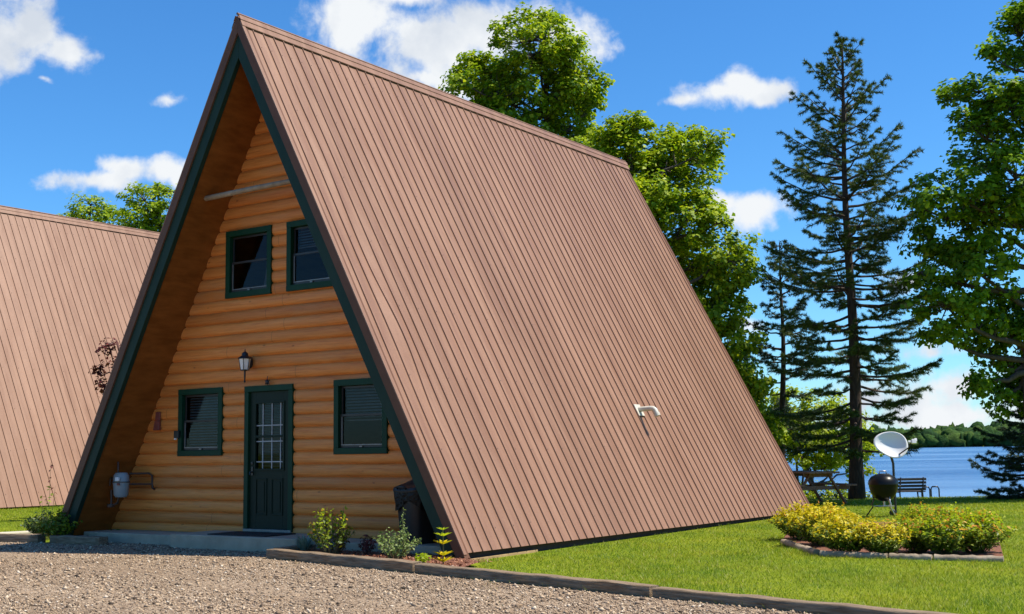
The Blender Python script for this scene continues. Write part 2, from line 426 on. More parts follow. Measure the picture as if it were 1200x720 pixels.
class MB:
    """collects shapes, builds ONE mesh object"""

    def __init__(s):
        s.v = []; s.f = []; s.m = []; s.mi = 0

    def add(s, vs, fs):
        b = len(s.v)
        s.v.extend([tuple(float(c) for c in p) for p in vs])
        for f in fs:
            s.f.append(tuple(b + i for i in f)); s.m.append(s.mi)
        return s

    def box(s, c, d, rot=None):
        c = Vector([float(x) for x in c]); h = Vector(d) / 2
        vs = []
        for dx in (-1, 1):
            for dy in (-1, 1):
                for dz in (-1, 1):
                    p = Vector((dx * h.x, dy * h.y, dz * h.z))
                    if rot is not None:
                        p = rot @ p
                    vs.append(c + p)
        return s.add(vs, [(0, 1, 3, 2), (4, 6, 7, 5), (0, 4, 5, 1), (2, 3, 7, 6), (0, 2, 6, 4), (1, 5, 7, 3)])

    def bx(s, x0, x1, y0, y1, z0, z1):
        return s.box(((x0 + x1) / 2, (y0 + y1) / 2, (z0 + z1) / 2), (x1 - x0, y1 - y0, z1 - z0))

    def beam(s, p0, p1, w, h, up=(0, 0, 1)):
        p0 = Vector([float(x) for x in p0]); p1 = Vector([float(x) for x in p1])
        x = (p1 - p0); L = x.length; x.normalize()
        y = Vector(up).cross(x).normalized(); z = x.cross(y)
        rot = Matrix((x, y, z)).transposed()
        return s.box((p0 + p1) / 2, (L, w, h), rot)

    def tube(s, pts, rad, n=8, cap=True):
        pts = [Vector([float(c) for c in p]) for p in pts]
        if not hasattr(rad, '__len__'):
            rad = [rad] * len(pts)
        vs = []; fs = []
        d = (pts[1] - pts[0]).normalized()
        a = d.orthogonal().normalized()
        for i, p in enumerate(pts):
            if i == 0:
                t = pts[1] - pts[0]
            elif i == len(pts) - 1:
                t = pts[i] - pts[i - 1]
            else:
                t = pts[i + 1] - pts[i - 1]
            t.normalize()
            a = (a - t * a.dot(t))
            if a.length < 1e-6:
                a = t.orthogonal()
            a.normalize(); b = t.cross(a)
            for k in range(n):
                an = 2 * math.pi * k / n
                vs.append(p + (a * math.cos(an) + b * math.sin(an)) * rad[i])
        for i in range(len(pts) - 1):
            for k in range(n):
                fs.append((i * n + k, i * n + (k + 1) % n, (i + 1) * n + (k + 1) % n, (i + 1) * n + k))
        if cap:
            fs.append(tuple(range(n))[::-1]); fs.append(tuple((len(pts) - 1) * n + k for k in range(n)))
        return s.add(vs, fs)

    def prism(s, pts, vec):
        """flat polygon pts extruded along vec"""
        n = len(pts); v = Vector(vec)
        ps = [Vector([float(c) for c in p]) for p in pts]
        vs = ps + [p + v for p in ps]
        fs = [tuple(range(n)), tuple(range(2 * n - 1, n - 1, -1))]
        for i in range(n):
            j = (i + 1) % n
            fs.append((j, i, n + i, n + j))
        return s.add(vs, fs)

    def lathe(s, prof, c=(0, 0, 0), n=24, rot=None):
        c = Vector([float(x) for x in c]); vs = []; fs = []
        for (r, z) in prof:
            for k in range(n):
                a = 2 * math.pi * k / n
                p = Vector((r * math.cos(a), r * math.sin(a), z))
                if rot is not None:
                    p = rot @ p
                vs.append(c + p)
        for i in range(len(prof) - 1):
            for k in range(n):
                fs.append((i * n + k, i * n + (k + 1) % n, (i + 1) * n + (k + 1) % n, (i + 1) * n + k))
        return s.add(vs, fs)

    def build(s, name, mats, parent=None, smooth=False, bevel=0, merge=False, fix=True, auto=None):
        me = bpy.data.meshes.new(name)
        me.from_pydata(s.v, [], s.f)
        if not isinstance(mats, (list, tuple)):
            mats = [mats]
        for m in mats:
            me.materials.append(MT[m] if isinstance(m, str) else m)
        me.polygons.foreach_set('material_index', s.m)
        if fix or merge:
            bm = bmesh.new(); bm.from_mesh(me)
            if merge:
                bmesh.ops.remove_doubles(bm, verts=bm.verts, dist=1e-5)
            if fix:
                bmesh.ops.recalc_face_normals(bm, faces=bm.faces)
            bm.to_mesh(me); bm.free()
        if smooth or auto:
            me.polygons.foreach_set('use_smooth', [True] * len(me.polygons))
        if auto:
            me.set_sharp_from_angle(angle=R(auto))
        me.update()
        o = bpy.data.objects.new(name, me)
        if bevel:
            b = o.modifiers.new('bevel', 'BEVEL'); b.width = bevel; b.segments = 2; b.limit_method = 'ANGLE'; b.angle_limit = R(40)
        return link(o, parent)


def np_mesh(name, V, F, mats, parent=None, midx=None, smooth=False):
    """fast mesh from arrays; F is (n, k)"""
    V = np.asarray(V, np.float32); F = np.asarray(F, np.int32)
    me = bpy.data.meshes.new(name)
    n, k = F.shape
    me.vertices.add(len(V)); me.vertices.foreach_set('co', V.ravel())
    me.loops.add(n * k); me.loops.foreach_set('vertex_index', F.ravel())
    me.polygons.add(n)
    me.polygons.foreach_set('loop_start', np.arange(0, n * k, k, dtype=np.int32))
    try:
        me.polygons.foreach_set('loop_total', np.full(n, k, np.int32))
    except Exception:
        pass
    if not isinstance(mats, (list, tuple)):
        mats = [mats]
    for m in mats:
        me.materials.append(MT[m])
    if midx is not None:
        me.polygons.foreach_set('material_index', np.asarray(midx, np.int32))
    if smooth:
        me.polygons.foreach_set('use_smooth', np.ones(n, bool))
    me.update(calc_edges=True)
    me.validate()
    o = bpy.data.objects.new(name, me)
    return link(o, parent)


def unit(a):
    return a / np.maximum(np.linalg.norm(a, axis=-1, keepdims=True), 1e-9)


def leaves(c, nrm, size, aspect=.85, fold=.18, tang=None):
    """one folded four-cornered leaf per centre -> V, F"""
    n = len(c)
    nrm = unit(nrm)
    if tang is None:
        tang = rng.normal(size=(n, 3))
    t = unit(tang - nrm * np.sum(tang * nrm, 1, keepdims=True))
    b = np.cross(nrm, t)
    s = np.asarray(size).reshape(-1, 1) * np.ones((n, 1))
    w = s * .5 * aspect
    V = np.empty((n, 4, 3))
    V[:, 0] = c - t * s * .5
    V[:, 1] = c + b * w + nrm * fold * s - t * s * .06
    V[:, 2] = c + t * s * .5
    V[:, 3] = c - b * w + nrm * fold * s - t * s * .06
    F = np.arange(n * 4).reshape(n, 4)
    return V.reshape(-1, 3), F


def copy_tree(o, parent=None):
    c = o.copy(); COL.objects.link(c)
    if parent is not None:
        c.parent = parent
    for ch in o.children:
        copy_tree(ch, c)
    return c


# ------------------------------------------------------------------ setting: ground, gravel, water
def build_ground():
    radii = np.concatenate([np.arange(.5, 60, 1.0), 60 * 1.035 ** np.arange(0, 140)])
    na = 288
    ang = np.linspace(0, 2 * math.pi, na, endpoint=False)
    X = CX + radii[:, None] * np.cos(ang); Y = CY + radii[:, None] * np.sin(ang)
    Z = ground_z(X, Y)
    V = np.stack([X, Y, Z], -1).reshape(-1, 3)
    V = np.vstack([V, [[CX, CY, float(ground_z(CX, CY))]]])
    i, k = np.meshgrid(np.arange(len(radii) - 1), np.arange(na), indexing='ij')
    k2 = (k + 1) % na
    F = np.stack([i * na + k, (i + 1) * na + k, (i + 1) * na + k2, i * na + k2], -1).reshape(-1, 4)
    o = np_mesh('lawn_ground', V, F, 'lawn', smooth=True)
    tag(o, kind='structure')


build_ground()

# edge of the gravel drive: timber line on the right, porch in the middle, kerb on the left
DRIVE = [(-60, -60), (60, -60), (60, -13.2), (14, -3.46), (1.42, -.78), (1.35, .5), (-2.5, .5), (-3.9, -.25), (-9, -.95), (-60, -6)]
b = MB()
b.add([(x, y, -.09) for x, y in DRIVE], [tuple(range(len(DRIVE)))])
tag(b.build('gravel_drive', 'gravel', fix=False), kind='structure')

sh = CAM[:2] + FH * 26
wv = []
for s, r in ((20, -700), (20, 1000), (830, 1000), (830, -700)):
    p = CAM[:2] + FH * s + RH * r
    wv.append((p[0], p[1], -1.2))
b = MB(); b.add(wv, [(0, 1, 2, 3)])
tag(b.build('lake_water', 'water', fix=False), kind='structure')


def in_poly(x, y, poly):
    inside = np.zeros(len(x), bool)
    n = len(poly)
    for i in range(n):
        x1, y1 = poly[i]; x2, y2 = poly[(i + 1) % n]
        c = ((y1 > y) != (y2 > y)) & (x < (x2 - x1) * (y - y1) / (y2 - y1 + 1e-12) + x1)
        inside ^= c
    return inside


def sample_view(n, D0, D1, power=1.0, margin=170):
    """random ground points in the viewed wedge between depths D0 and D1"""
    u = rng.uniform(-margin, 1200 + margin, n)
    t = rng.random(n)
    D = (D0 ** (1 - power) + t * (D1 ** (1 - power) - D0 ** (1 - power))) ** (1 / (1 - power)) if power != 1 else D0 * (D1 / D0) ** t
    lat = (u - 600) / FPX * D
    x = CX + FH[0] * D + RH[0] * lat; y = CY + FH[1] * D + RH[1] * lat
    return x, y, D


# loose stones
def build_stones():
    x, y, D = sample_view(250000, 7.5, 24, .6)
    k = in_poly(x, y, DRIVE) & ~((x > -1.25) & (x < 1.6) & (y > -.1)) & (y < .25) & (y > -9)
    d_ = (y + .78 + .214 * (x - 1.42)) * .98          # distance from the timber line
    trk = np.exp(-((d_ + 1.9) / .32) ** 2) + np.exp(-((d_ + 3.5) / .32) ** 2)
    ns_ = .5 + .3 * np.sin(x * 1.9 + 1.7 * np.sin(y * 1.3)) + .3 * np.sin(y * 2.7 + 1.9 * np.sin(x * 1.1))
    k &= rng.random(len(x)) < np.clip(.95 - .5 * trk - .35 * ns_, .15, 1)
    x, y = x[k], y[k]
    n = len(x)
    oct_ = np.array([(1, 0, 0), (-1, 0, 0), (0, 1, 0), (0, -1, 0), (0, 0, 1), (0, 0, -1)], float)
    fo = np.array([(0, 2, 4), (2, 1, 4), (1, 3, 4), (3, 0, 4), (2, 0, 5), (1, 2, 5), (3, 1, 5), (0, 3, 5)])
    s = np.clip(rng.lognormal(math.log(.0068), .46, n), .0032, .026)
    V = oct_[None] * rng.uniform(.6, 1.35, (n, 6, 1)) + rng.normal(0, .22, (n, 6, 3))
    V = V * s[:, None, None] * np.array([1.15, 1.15, .75])
    a = rng.uniform(0, 6.28, n); ca, sa = np.cos(a), np.sin(a)
    Vx = V[..., 0] * ca[:, None] - V[..., 1] * sa[:, None]
    Vy = V[..., 0] * sa[:, None] + V[..., 1] * ca[:, None]
    V = np.stack([Vx + x[:, None], Vy + y[:, None], V[..., 2] - .09 + s[:, None] * .35], -1)
    F = fo[None] + (np.arange(n) * 6)[:, None, None]
    o = np_mesh('gravel', V.reshape(-1, 3), F.reshape(-1, 3), 'stone')
    tag(o, kind='stuff')


build_stones()

CABIN = [(-4.2, -.05), (4.12, -.05), (4.12, 11.7), (-4.2, 11.7)]
BED_C = [onz(935, 641, -.1)[:2], onz(968, 649, -.1)[:2], onz(1172, 654, -.1)[:2]]
BED = [tuple(onz(918, 632, -.1)[:2]), tuple(onz(968, 648, -.1)[:2]), tuple(onz(1176, 653, -.1)[:2]), tuple(onz(1168, 622, -.1)[:2]), tuple(onz(1040, 612, -.1)[:2]), tuple(onz(930, 612, -.1)[:2])]
FLOWER = [(1.5, -.6), (4.0, -1.1), (4.75, -1.2), (4.5, -.2), (3.9, .3), (1.5, .2)]


def build_grass():
    x, y, D = sample_view(460000, 9, 36, .55)
    k = ~in_poly(x, y, DRIVE) & ~in_poly(x, y, CABIN) & ~in_poly(x, y, BED) & ~in_poly(x, y, FLOWER)
    k &= ~((x < -11.8) & (x > -20) & (y > -1)) & ~((y < .5) & (x < 1.3) & (x > -3.9))
    k &= ~((x > -9.5) & (x < -3.7) & (y < -.25 + .13 * (x + 3.9) + .35))
    xg, yg, Dg = sample_view(60000, 8, 18, .6)
    dg = yg + .78 + .214 * (xg - 1.42)
    pg = np.sin(xg * 3.3 + 2 * np.sin(yg * 2.2)) + np.sin(yg * 4.1 + 1.6 * np.sin(xg * 2.9)) + .8 * np.sin(xg * 9 + yg * 7)
    kg = (dg < -.06) & (dg > -1.5) & (xg > 4.2) & (pg > 1.15 + .5 * (-dg)) & (rng.random(len(xg)) < .5)
    kg |= (dg < -.06) & (dg > -.16) & (xg > 1.5) & (pg > .9)
    x, y, D = np.concatenate([x[k], xg[kg]]), np.concatenate([y[k], yg[kg]]), np.concatenate([D[k], Dg[kg]])
    n = len(x)
    # patchiness: taller tufts and thin places
    ph = np.sin(x * 2.1 + 1.3 * np.sin(y * 1.7)) + np.sin(y * 2.9 + 1.1 * np.sin(x * 2.3)) + .7 * np.sin(x * 6.1 + y * 5.3)
    h = rng.uniform(.018, .040, n) * (1 + .16 * ph) * (1 + .012 * (D - 12))
    edge = np.abs(y - (-.78 - .214 * (x - 1.42))) < .16
    h = np.where(edge & (x > 4.5), h * rng.uniform(1, 1.9, n), h)
    w = rng.uniform(.004, .008, n) * (1 + .05 * (D - 9))
    a = rng.uniform(0, 6.28, n)
    lean = rng.normal(0, .55, (n, 2)) * h[:, None]
    z = ground_z(x, y)
    V = np.empty((n, 3, 3))
    V[:, 0] = np.stack([x - np.cos(a) * w / 2, y - np.sin(a) * w / 2, z], -1)
    V[:, 1] = np.stack([x + np.cos(a) * w / 2, y + np.sin(a) * w / 2, z], -1)
    V[:, 2] = np.stack([x + lean[:, 0], y + lean[:, 1], z + h], -1)
    o = np_mesh('grass', V.reshape(-1, 3), np.arange(n * 3).reshape(n, 3), 'grass')
    tag(o, kind='stuff')


build_grass()

# ------------------------------------------------------------------ the A-frame cabin
H, W, L = 7.644, 4.046, 11.65
WALL_Y = .817
TH = .30                       # horizontal thickness of the roof slab
PITCHN = 0.208
SL = Vector((W, 0, -H)).normalized()        # down the right slope
NR = Vector((H, 0, W)).normalized()         # outward normal, right slope


def hw(z):
    return W * (1 - z / H) - TH


def rpt(side, t, y, off):
    """t = 0 ridge .. 1 eave; off = distance out of the slope"""
    p = Vector((W * t, y, H * (1 - t))) + NR * off
    return (p.x * side, p.y, p.z)


def roof_panel(side, parent):
    mb = MB()
    ny = int(round(L / PITCHN))
    ys = []
    for i in range(ny):
        y0 = i * L / ny
        rib = .0075
        ys += [(y0 + rib * 1.4, 0), (y0 + L / ny - rib * 2.0, 0), (y0 + L / ny - rib * 1.25, .0185), (y0 + L / ny - rib * .05, .0185), (y0 + L / ny + rib * .9, 0)]
    ys = [(0, 0)] + ys[:-3] + [(L, 0)]
    nt_ = 48
    vs = []
    for j in range(nt_ + 1):
        t = .004 + .996 * j / nt_
        for (y, o) in ys:
            yy = y; oo = o
            # oil-canning and the buckled sheet near the front edge
            e = math.exp(-((y - .62) / .17) ** 2)
            if side > 0:
                yy += e * (.045 * math.sin(t * 10.5 + .6) * math.exp(-((t - .62) / .28) ** 2) + .008 * math.sin(t * 31))
                oo += e * .022 * math.sin(t * 21 + 1.2) * math.exp(-((t - .6) / .32) ** 2)
            oo += .0022 * math.sin(t * 13 + y * 3.1) * math.sin(y * 1.3 + 2) 
            drop = Vector(SL) * (.06 * (y / L) * t)
            p = rpt(side, t, yy, oo)
            vs.append((p[0] + drop.x * side, p[1], p[2] + drop.z))
    k = len(ys)
    fs = []
    for j in range(nt_):
        for i in range(k - 1):
            fs.append((j * k + i, j * k + i + 1, (j + 1) * k + i + 1, (j + 1) * k + i))
    mb.add(vs, fs)
    # screw heads beside every rib
    mb.mi = 1
    for row in np.linspace(.06, .965, 8):
        for i in range(1, ny):
            if (i % 2) and row not in (.06,):
                continue
            y = i * L / ny + .045
            t = row + random.uniform(-.002, .002)
            c = Vector(rpt(1, t, y, .007))
            e1 = Vector((0, 1, 0)); r_ = .0075
            a = [c + (e1 * math.cos(q) + SL * math.sin(q)) * r_ for q in np.linspace(0, 2 * math.pi, 6, endpoint=False)]
            tip = c + NR * .004
            pts = [(p.x * side, p.y, p.z) for p in a] + [(tip.x * side, tip.y, tip.z)]
            mb.add(pts, [(q, (q + 1) % 6, 6) for q in range(6)])
    o = mb.build('roof_panel', ['roof', 'screw'], parent, fix=False)
    if side < 0:
        o.data.flip_normals()
    # roof slab beneath the sheet (deck + lining)
    return o


def slab_poly(side, a, b_, z0):
    """cross section of a band lying between horizontal offsets a..b_ inside the slope, cut at height z0 and the centre line"""
    def xo(z, off): return W * (1 - z / H) - off
    pts = [(xo(z0, a), z0), (xo(z0, b_), z0), (0, H * (1 - b_ / W)), (0, H * (1 - a / W))]
    return [(side * x, z) for x, z in pts]


def log_wall(name, y0, sgn, openings, parent, zb=.06):
    """courses of half-round logs filling the gable triangle; sgn -1 faces the front"""
    mb = MB()
    top = H * (1 - TH / W)
    zs = set()
    n = int(top / LOGH) + 2
    m = 10
    for i in range(n):
        for j in range(m):
            s = j / m
            zs.add(round((i + s) * LOGH, 4))
    for (x0, x1, z0, z1) in openings:
        zs.add(round(z0, 4)); zs.add(round(z1, 4))
    zs = sorted(z for z in zs if zb <= z <= top - .02)
    zs = [zb] + [z for z in zs if z > zb + 1e-4]

    def off(z):
        s = (z / LOGH) % 1.0
        # flat lap lip at the bottom of each log then a round face
        return .010 + .042 * math.sqrt(max(0.0, 1 - abs(2 * s - 1) ** 2.3))

    for za, zc in zip(zs[:-1], zs[1:]):
        iv = [(-hw(za), hw(za), -hw(zc), hw(zc))]
        for (x0, x1, z0, z1) in openings:
            if za >= z0 - 1e-4 and zc <= z1 + 1e-4:
                nx = []
                for (a0, a1, c0, c1) in iv:
                    if x0 > a0 and x0 < a1:
                        nx.append((a0, x0, c0, x0))
                        if x1 < a1:
                            nx.append((x1, a1, x1, c1))
                    else:
                        nx.append((a0, a1, c0, c1))
                iv = nx
        ya = y0 + sgn * (off(za) - .052); yc = y0 + sgn * (off(zc) - .052)
        for (a0, a1, c0, c1) in iv:
            k = 1
            mb.add([(a0, ya, za), (a1, ya, za), (c1, yc, zc), (c0, yc, zc)], [(0, 1, 2, 3)])
    return mb.build(name, 'log', parent, merge=True, fix=False, auto=50)


WINS = [(-2.113, -1.115, 1.218, 2.258), (1.187, 2.171, 1.214, 2.262), (-1.075, -.091, 3.615, 4.658), (.233, 1.205, 3.615, 4.658)]
DOOR = (-.623, .379, .112, 2.246)


def build_window(parent, x0, x1, z0, z1, style):
    tw = .088
    y0 = WALL_Y - .022
    mb = MB()
    mb.bx(x0, x0 + tw, y0, .90, z0 + tw, z1 - tw)
    mb.bx(x1 - tw, x1, y0, .90, z0 + tw, z1 - tw)
    mb.bx(x0, x1, y0 - .004, .90, z1 - tw, z1)
    mb.bx(x0, x1, y0 - .004, .90, z0, z0 + tw)
    w = mb.build('window', 'green_trim', parent, bevel=.004)
    a0, a1, c0, c1 = x0 + tw, x1 - tw, z0 + tw, z1 - tw
    zm = (c0 + c1) / 2 + .02
    s = MB()
    f = .032
    for (q0, q1, yy) in ((zm - .018, c1 - .003, .862), (c0 + .003, zm + .018, .838)):
        s.bx(a0 + .002, a0 + f, yy, yy + .022, q0, q1); s.bx(a1 - f, a1 - .002, yy, yy + .022, q0, q1)
        s.bx(a0 + f, a1 - f, yy, yy + .022, q1 - f, q1); s.bx(a0 + f, a1 - f, yy, yy + .022, q0, q0 + f)
    s.build('sash', 'bronze', w, bevel=.002)
    t = MB()
    t.bx(a0 + .034, a0 + .046, .832, .846, c0 + .036, zm - .02)
    t.bx(a0 + .034, a1 - .034, .829, .837, c0 + .036, c0 + .05)
    t.build('screen_track', 'alu', w)
    g = MB()
    g.add([(a0 + f, .873, zm + .014), (a1 - f, .873, zm + .014), (a1 - f, .873, c1 - f), (a0 + f, .873, c1 - f)], [(0, 1, 2, 3)])
    g.add([(a0 + f, .849, c0 + f), (a1 - f, .849, c0 + f), (a1 - f, .849, zm - .014), (a0 + f, .849, zm - .014)], [(0, 1, 2, 3)])
    g.build('pane', 'glass', w, fix=False)
    bl = MB()
    lo = {'full': c0, 'upper': zm - .06, 'short': zm + .12, 'curtain': None}[style]
    if lo is not None:
        z = c1 - .03
        while z > lo:
            bl.add([(a0 + .03, .93, z), (a1 - .03, .93, z), (a1 - .03, .945, z + .026), (a0 + .03, .945, z + .026)], [(0, 1, 2, 3)])
            z -= .042
        bl.bx(a0 + .03, a1 - .03, .925, .945, max(lo - .02, c0), max(lo, c0 + .02))
        bl.build('blind', 'blind', w, fix=False)
    else:
        bl.add([(a1 - .20, .93, c0 + .04), (a1 - .02, .93, c0 + .04), (a1 - .02, .93, c1 - .22), (a1 - .05, .93, c1 - .32), (a1 - .12, .93, zm - .05)], [(0, 1, 2, 3, 4)])
        bl.build('curtain', 'blind', w, fix=False)
    lk = MB(); lk.box(((a0 + a1) / 2, .826, c0 + .018), (.05, .02, .02)); lk.build('latch', 'alu', w)
    return w


def build_cabin(loc, front=True):
    root = empty('a_frame_cabin', loc)
    # slab beneath the metal (deck and lining): one side each
    for side in (1, -1):
        roof_panel(side, root)
        inner = MB()
        q = slab_poly(side, .035, TH, .0)
        inner.prism([(x, .10, z) for x, z in q], (0, L - .2, 0))
        inner.build('soffit', 'soffit', root)
        fb = MB()
        q = slab_poly(side, .125, .325, -.02)
        fb.prism([(x, .022, z) for x, z in q], (0, .078, 0))
        fb.build('fascia_board', 'green', root, bevel=.004)
        tr = MB()
        q = slab_poly(side, -.012, .128, -.075)
        tr.prism([(x, -.006, z) for x, z in q], (0, .105, 0))
        tr.build('rake_trim', 'rake', root, bevel=.003)
        rc = MB()                                   # flashing wrapped over the front edge of the sheet
        for (o0, o1, ya, yb) in ((.004, .021, -.009, .052),):
            p = [rpt(side, .012, ya, o0), rpt(side, 1.003, ya, o0), rpt(side, 1.003, yb, o0), rpt(side, .012, yb, o0)]
            n_ = NR * (o1 - o0)
            rc.prism(p, (n_.x * side, 0, n_.z))
        rc.build('edge_flashing', 'roof', root, bevel=.002)
        bk = MB()
        q = slab_poly(side, -.01, .3, -.06)
        bk.prism([(x, L - .1, z) for x, z in q], (0, .09, 0))
        bk.build('back_fascia', 'rake', root, bevel=.003)
        sk = MB()
        sk.bx(*sorted((side * 3.80, side * 3.95)), .12, L - .12, -.3, -.004)
        sk.build('skirt_board', 'skirt', root)
        tb = MB()
        tb.bx(*sorted((side * 3.96, side * 4.02)), .06, 1.7, -.2, -.08)
        tb.build('foundation_board', 'tan', root, bevel=.004)
        # ridge cap half
        cp = MB()
        def strip(t0, t1, o0, o1):
            p = [rpt(side, t0, -.012, o0), rpt(side, t1, -.012, o1), rpt(side, t1, L + .012, o1), rpt(side, t0, L + .012, o0)]
            cp.prism(p, (0, 0, -.004))
        strip(0, .0095, .046, .043); strip(.0095, .0103, .043, .034); strip(.0103, .0215, .034, .030); strip(.0215, .0222, .030, .021)
        cp.build('ridge_cap', 'roof', root)
    fl = MB()
    fl.tube([(0, -.012, H + .045), (0, L + .012, H + .045)], .02, 8)
    fl.build('ridge_roll', 'roof', root, smooth=False)
    # gables
    log_wall('log_wall', WALL_Y, -1, (WINS + [DOOR]) if front else [], root)
    log_wall('back_log_wall', L - .5, 1, [], root, zb=-.1)
    if not front:
        return root
    for w_, st in zip(WINS, ('full', 'upper', 'curtain', 'short')):
        build_window(root, *w_, st)
    # door
    x0, x1, z0, z1 = DOOR
    tw = .085
    df = MB()
    df.bx(x0, x0 + tw, WALL_Y - .022, .93, z0, z1 - tw)
    df.bx(x1 - tw, x1, WALL_Y - .022, .93, z0, z1 - tw)
    df.bx(x0, x1, WALL_Y - .027, .93, z1 - tw, z1)
    df.build('door_frame', 'green_trim', root, bevel=.004)
    d0, d1 = x0 + tw + .004, x1 - tw - .004
    dz0, dz1 = z0 + .03, z1 - tw - .004
    g0, g1, gz0, gz1 = d0 + .13, d1 - .13, 1.02, 1.98
    dr = MB()
    y0, y1 = .835, .879
    dr.bx(d0, g0, y0, y1, dz0, dz1); dr.bx(g1, d1, y0, y1, dz0, dz1)
    dr.bx(g0, g1, y0, y1, gz1, dz1); dr.bx(g0, g1, y0, y1, dz0, gz0)
    for (a, c) in ((g0, (g0 + g1) / 2 - .045), ((g0 + g1) / 2 + .045, g1)):         # raised lower panels
        za, zc = dz0 + .2, gz0 - .14
        for (q0, q1, r0, r1) in ((a, c, za, za + .022), (a, c, zc - .022, zc), (a, a + .022, za + .022, zc - .022), (c - .022, c, za + .022, zc - .022)):
            dr.bx(q0, q1, y0 - .012, y0 - .001, r0, r1)
        dr.bx(a + .05, c - .05, y0 - .009, y0 - .001, za + .05, zc - .05)
    for (q0, q1, r0, r1) in ((g0 - .03, g1 + .03, gz0 - .03, gz0), (g0 - .03, g1 + .03, gz1, gz1 + .03), (g0 - .03, g0, gz0, gz1), (g1, g1 + .03, gz0, gz1)):
        dr.bx(q0, q1, y0 - .014, y0 - .001, r0, r1)
    dr.bx(g0, g1, y0 - .01, y0 - .001 + .02, 1.475, 1.51)
    door = dr.build('door', 'door', root, bevel=.003)
    pn = MB(); pn.add([(g0, .852, gz0), (g1, .852, gz0), (g1, .852, gz1), (g0, .852, gz1)], [(0, 1, 2, 3)])
    pn.build('pane', 'glass', door, fix=False)
    gr = MB()
    for i in (1, 2, 3):
        xx = g0 + (g1 - g0) * (i / 3 if i < 3 else .985) - .055
        gr.bx(xx - .008, xx + .008, .841, .849, gz0, gz1)
    for zz in (gz0 + .1, gz0 + .4, gz0 + .635):
        gr.bx(g0, g1, .8405, .8485, zz - .008, zz + .008)
    gr.build('grille', 'grille', door)
    bl = MB(); z = gz0 + .02
    while z < gz1 - .02:
        bl.add([(g0 + .03, .895, z), (g1 - .01, .895, z), (g1 - .01, .908, z + .013), (g0 + .03, .908, z + .013)], [(0, 1, 2, 3)]); z += .0225
    bl.build('blind', 'blind', door, fix=False)
    hd = MB()
    hd.box((d0 + .06, .828, .985), (.04, .012, .13)); hd.tube([(d0 + .06, .824, .97), (d0 + .06, .785, .97), (d0 + .065, .775, .93)], .012, 8)
    hd.lathe([(0, 0), (.022, .0), (.022, .012), (0, .014)], (d0 + .06, .83, 1.10), 12, Matrix.Rotation(R(90), 3, 'X'))
    hd.build('handle', 'blackmetal', door, auto=40)
    th = MB(); th.bx(x0 + .01, x1 - .01, .78, .92, .098, z0 + .028); th.build('threshold', 'alu', root, bevel=.004)
    # grey pole spanning the gable overhang
    cb = MB()
    zc = 5.11
    xa = W * (1 - zc / H) - TH
    cb.tube([(-xa, .36, zc), (0, .34, zc + .01), (xa + .02, .33, zc + .01)], [.042, .04, .038], 10)
    cb.build('gable_pole', 'pole', root, auto=40)
    # flue pipe through the right slope
    vp = MB()
    base = Vector((3.06, 6.34, 1.87))
    t = 1 - base.z / H
    pp = Vector(rpt(1, t, base.y, .0))
    vp.prism([tuple(pp + Vector((0, -.1, 0)) + SL * -.11 + NR * .019), tuple(pp + Vector((0, .1, 0)) + SL * -.11 + NR * .019),
              tuple(pp + Vector((0, .1, 0)) + SL * .11 + NR * .019), tuple(pp + Vector((0, -.1, 0)) + SL * .11 + NR * .019)], tuple(NR * .012))
    pipe = vp.build('flue_pipe', 'pvc', root, bevel=.003)
    p1 = pp + Vector((-.05, 0, .02))
    e = MB(); e.tube([p1, pp + Vector((.24, 0, .035)), pp + Vector((.29, 0, .03)), pp + Vector((.325, 0, .005)), pp + Vector((.345, 0, -.035)), pp + Vector((.36, .0, -.07))], .044, 14)
    e.tube([pp + Vector((.350, 0, -.05)), pp + Vector((.372, 0, -.10))], .053, 14)
    e.build('pipe_elbow', 'pvc', pipe, auto=40)
    return root


cab = build_cabin((0, 0, 0))
tag(cab, 'tall brown A-frame log cabin with dark green front door, four windows and metal roof', 'cabin', 'A-frame cabins')
cab2 = empty('a_frame_cabin', (-15.8, .4, .15))
for ch in list(cab.children):
    if ch.name.split('.')[0] not in ('flue_pipe', 'gable_pole'):
        copy_tree(ch, cab2)
tag(cab2, 'neighbouring brown A-frame cabin at the left, only its ribbed roof slope showing beyond the lawn', 'cabin', 'A-frame cabins')

# porch slab and step
b = MB(); b.bx(-3.62, 3.78, .22, 1.3, -.25, .056)
tag(b.build('porch_slab', 'concrete', bevel=.012), kind='structure')
b = MB(); b.bx(-1.22, 1.32, -.06, .79, -.25, .102)
tag(b.build('door_step', 'concrete', bevel=.015), kind='structure')
b = MB(); b.bx(-.52, .66, .02, .6, .103, .118)
tag(b.build('door_mat', 'mat', bevel=.004), 'flat black rubber mat on the concrete step before the green door', 'door mat')
# flower bed soil
b = MB(); b.add([(x, y, -.052) for x, y in ((1.55, -.72), (4.9, -1.32), (4.5, -.25), (4.02, -.02), (3.85, .22), (1.34, .22), (1.34, -.6))], [tuple(range(7))])
tag(b.build('bark_mulch', 'mulch', fix=False), kind='stuff')
# pale strip at the near end of the left lawn
p0, p1 = onz(-60, 628, -.03), onz(38, 623, -.03)
b = MB(); b.beam((p0[0], p0[1], -.08), (p1[0], p1[1], -.08), .28, .12)
tag(b.build('lawn_edging', 'sand', bevel=.02), 'pale concrete edging strip along the near end of the left lawn', 'edging')

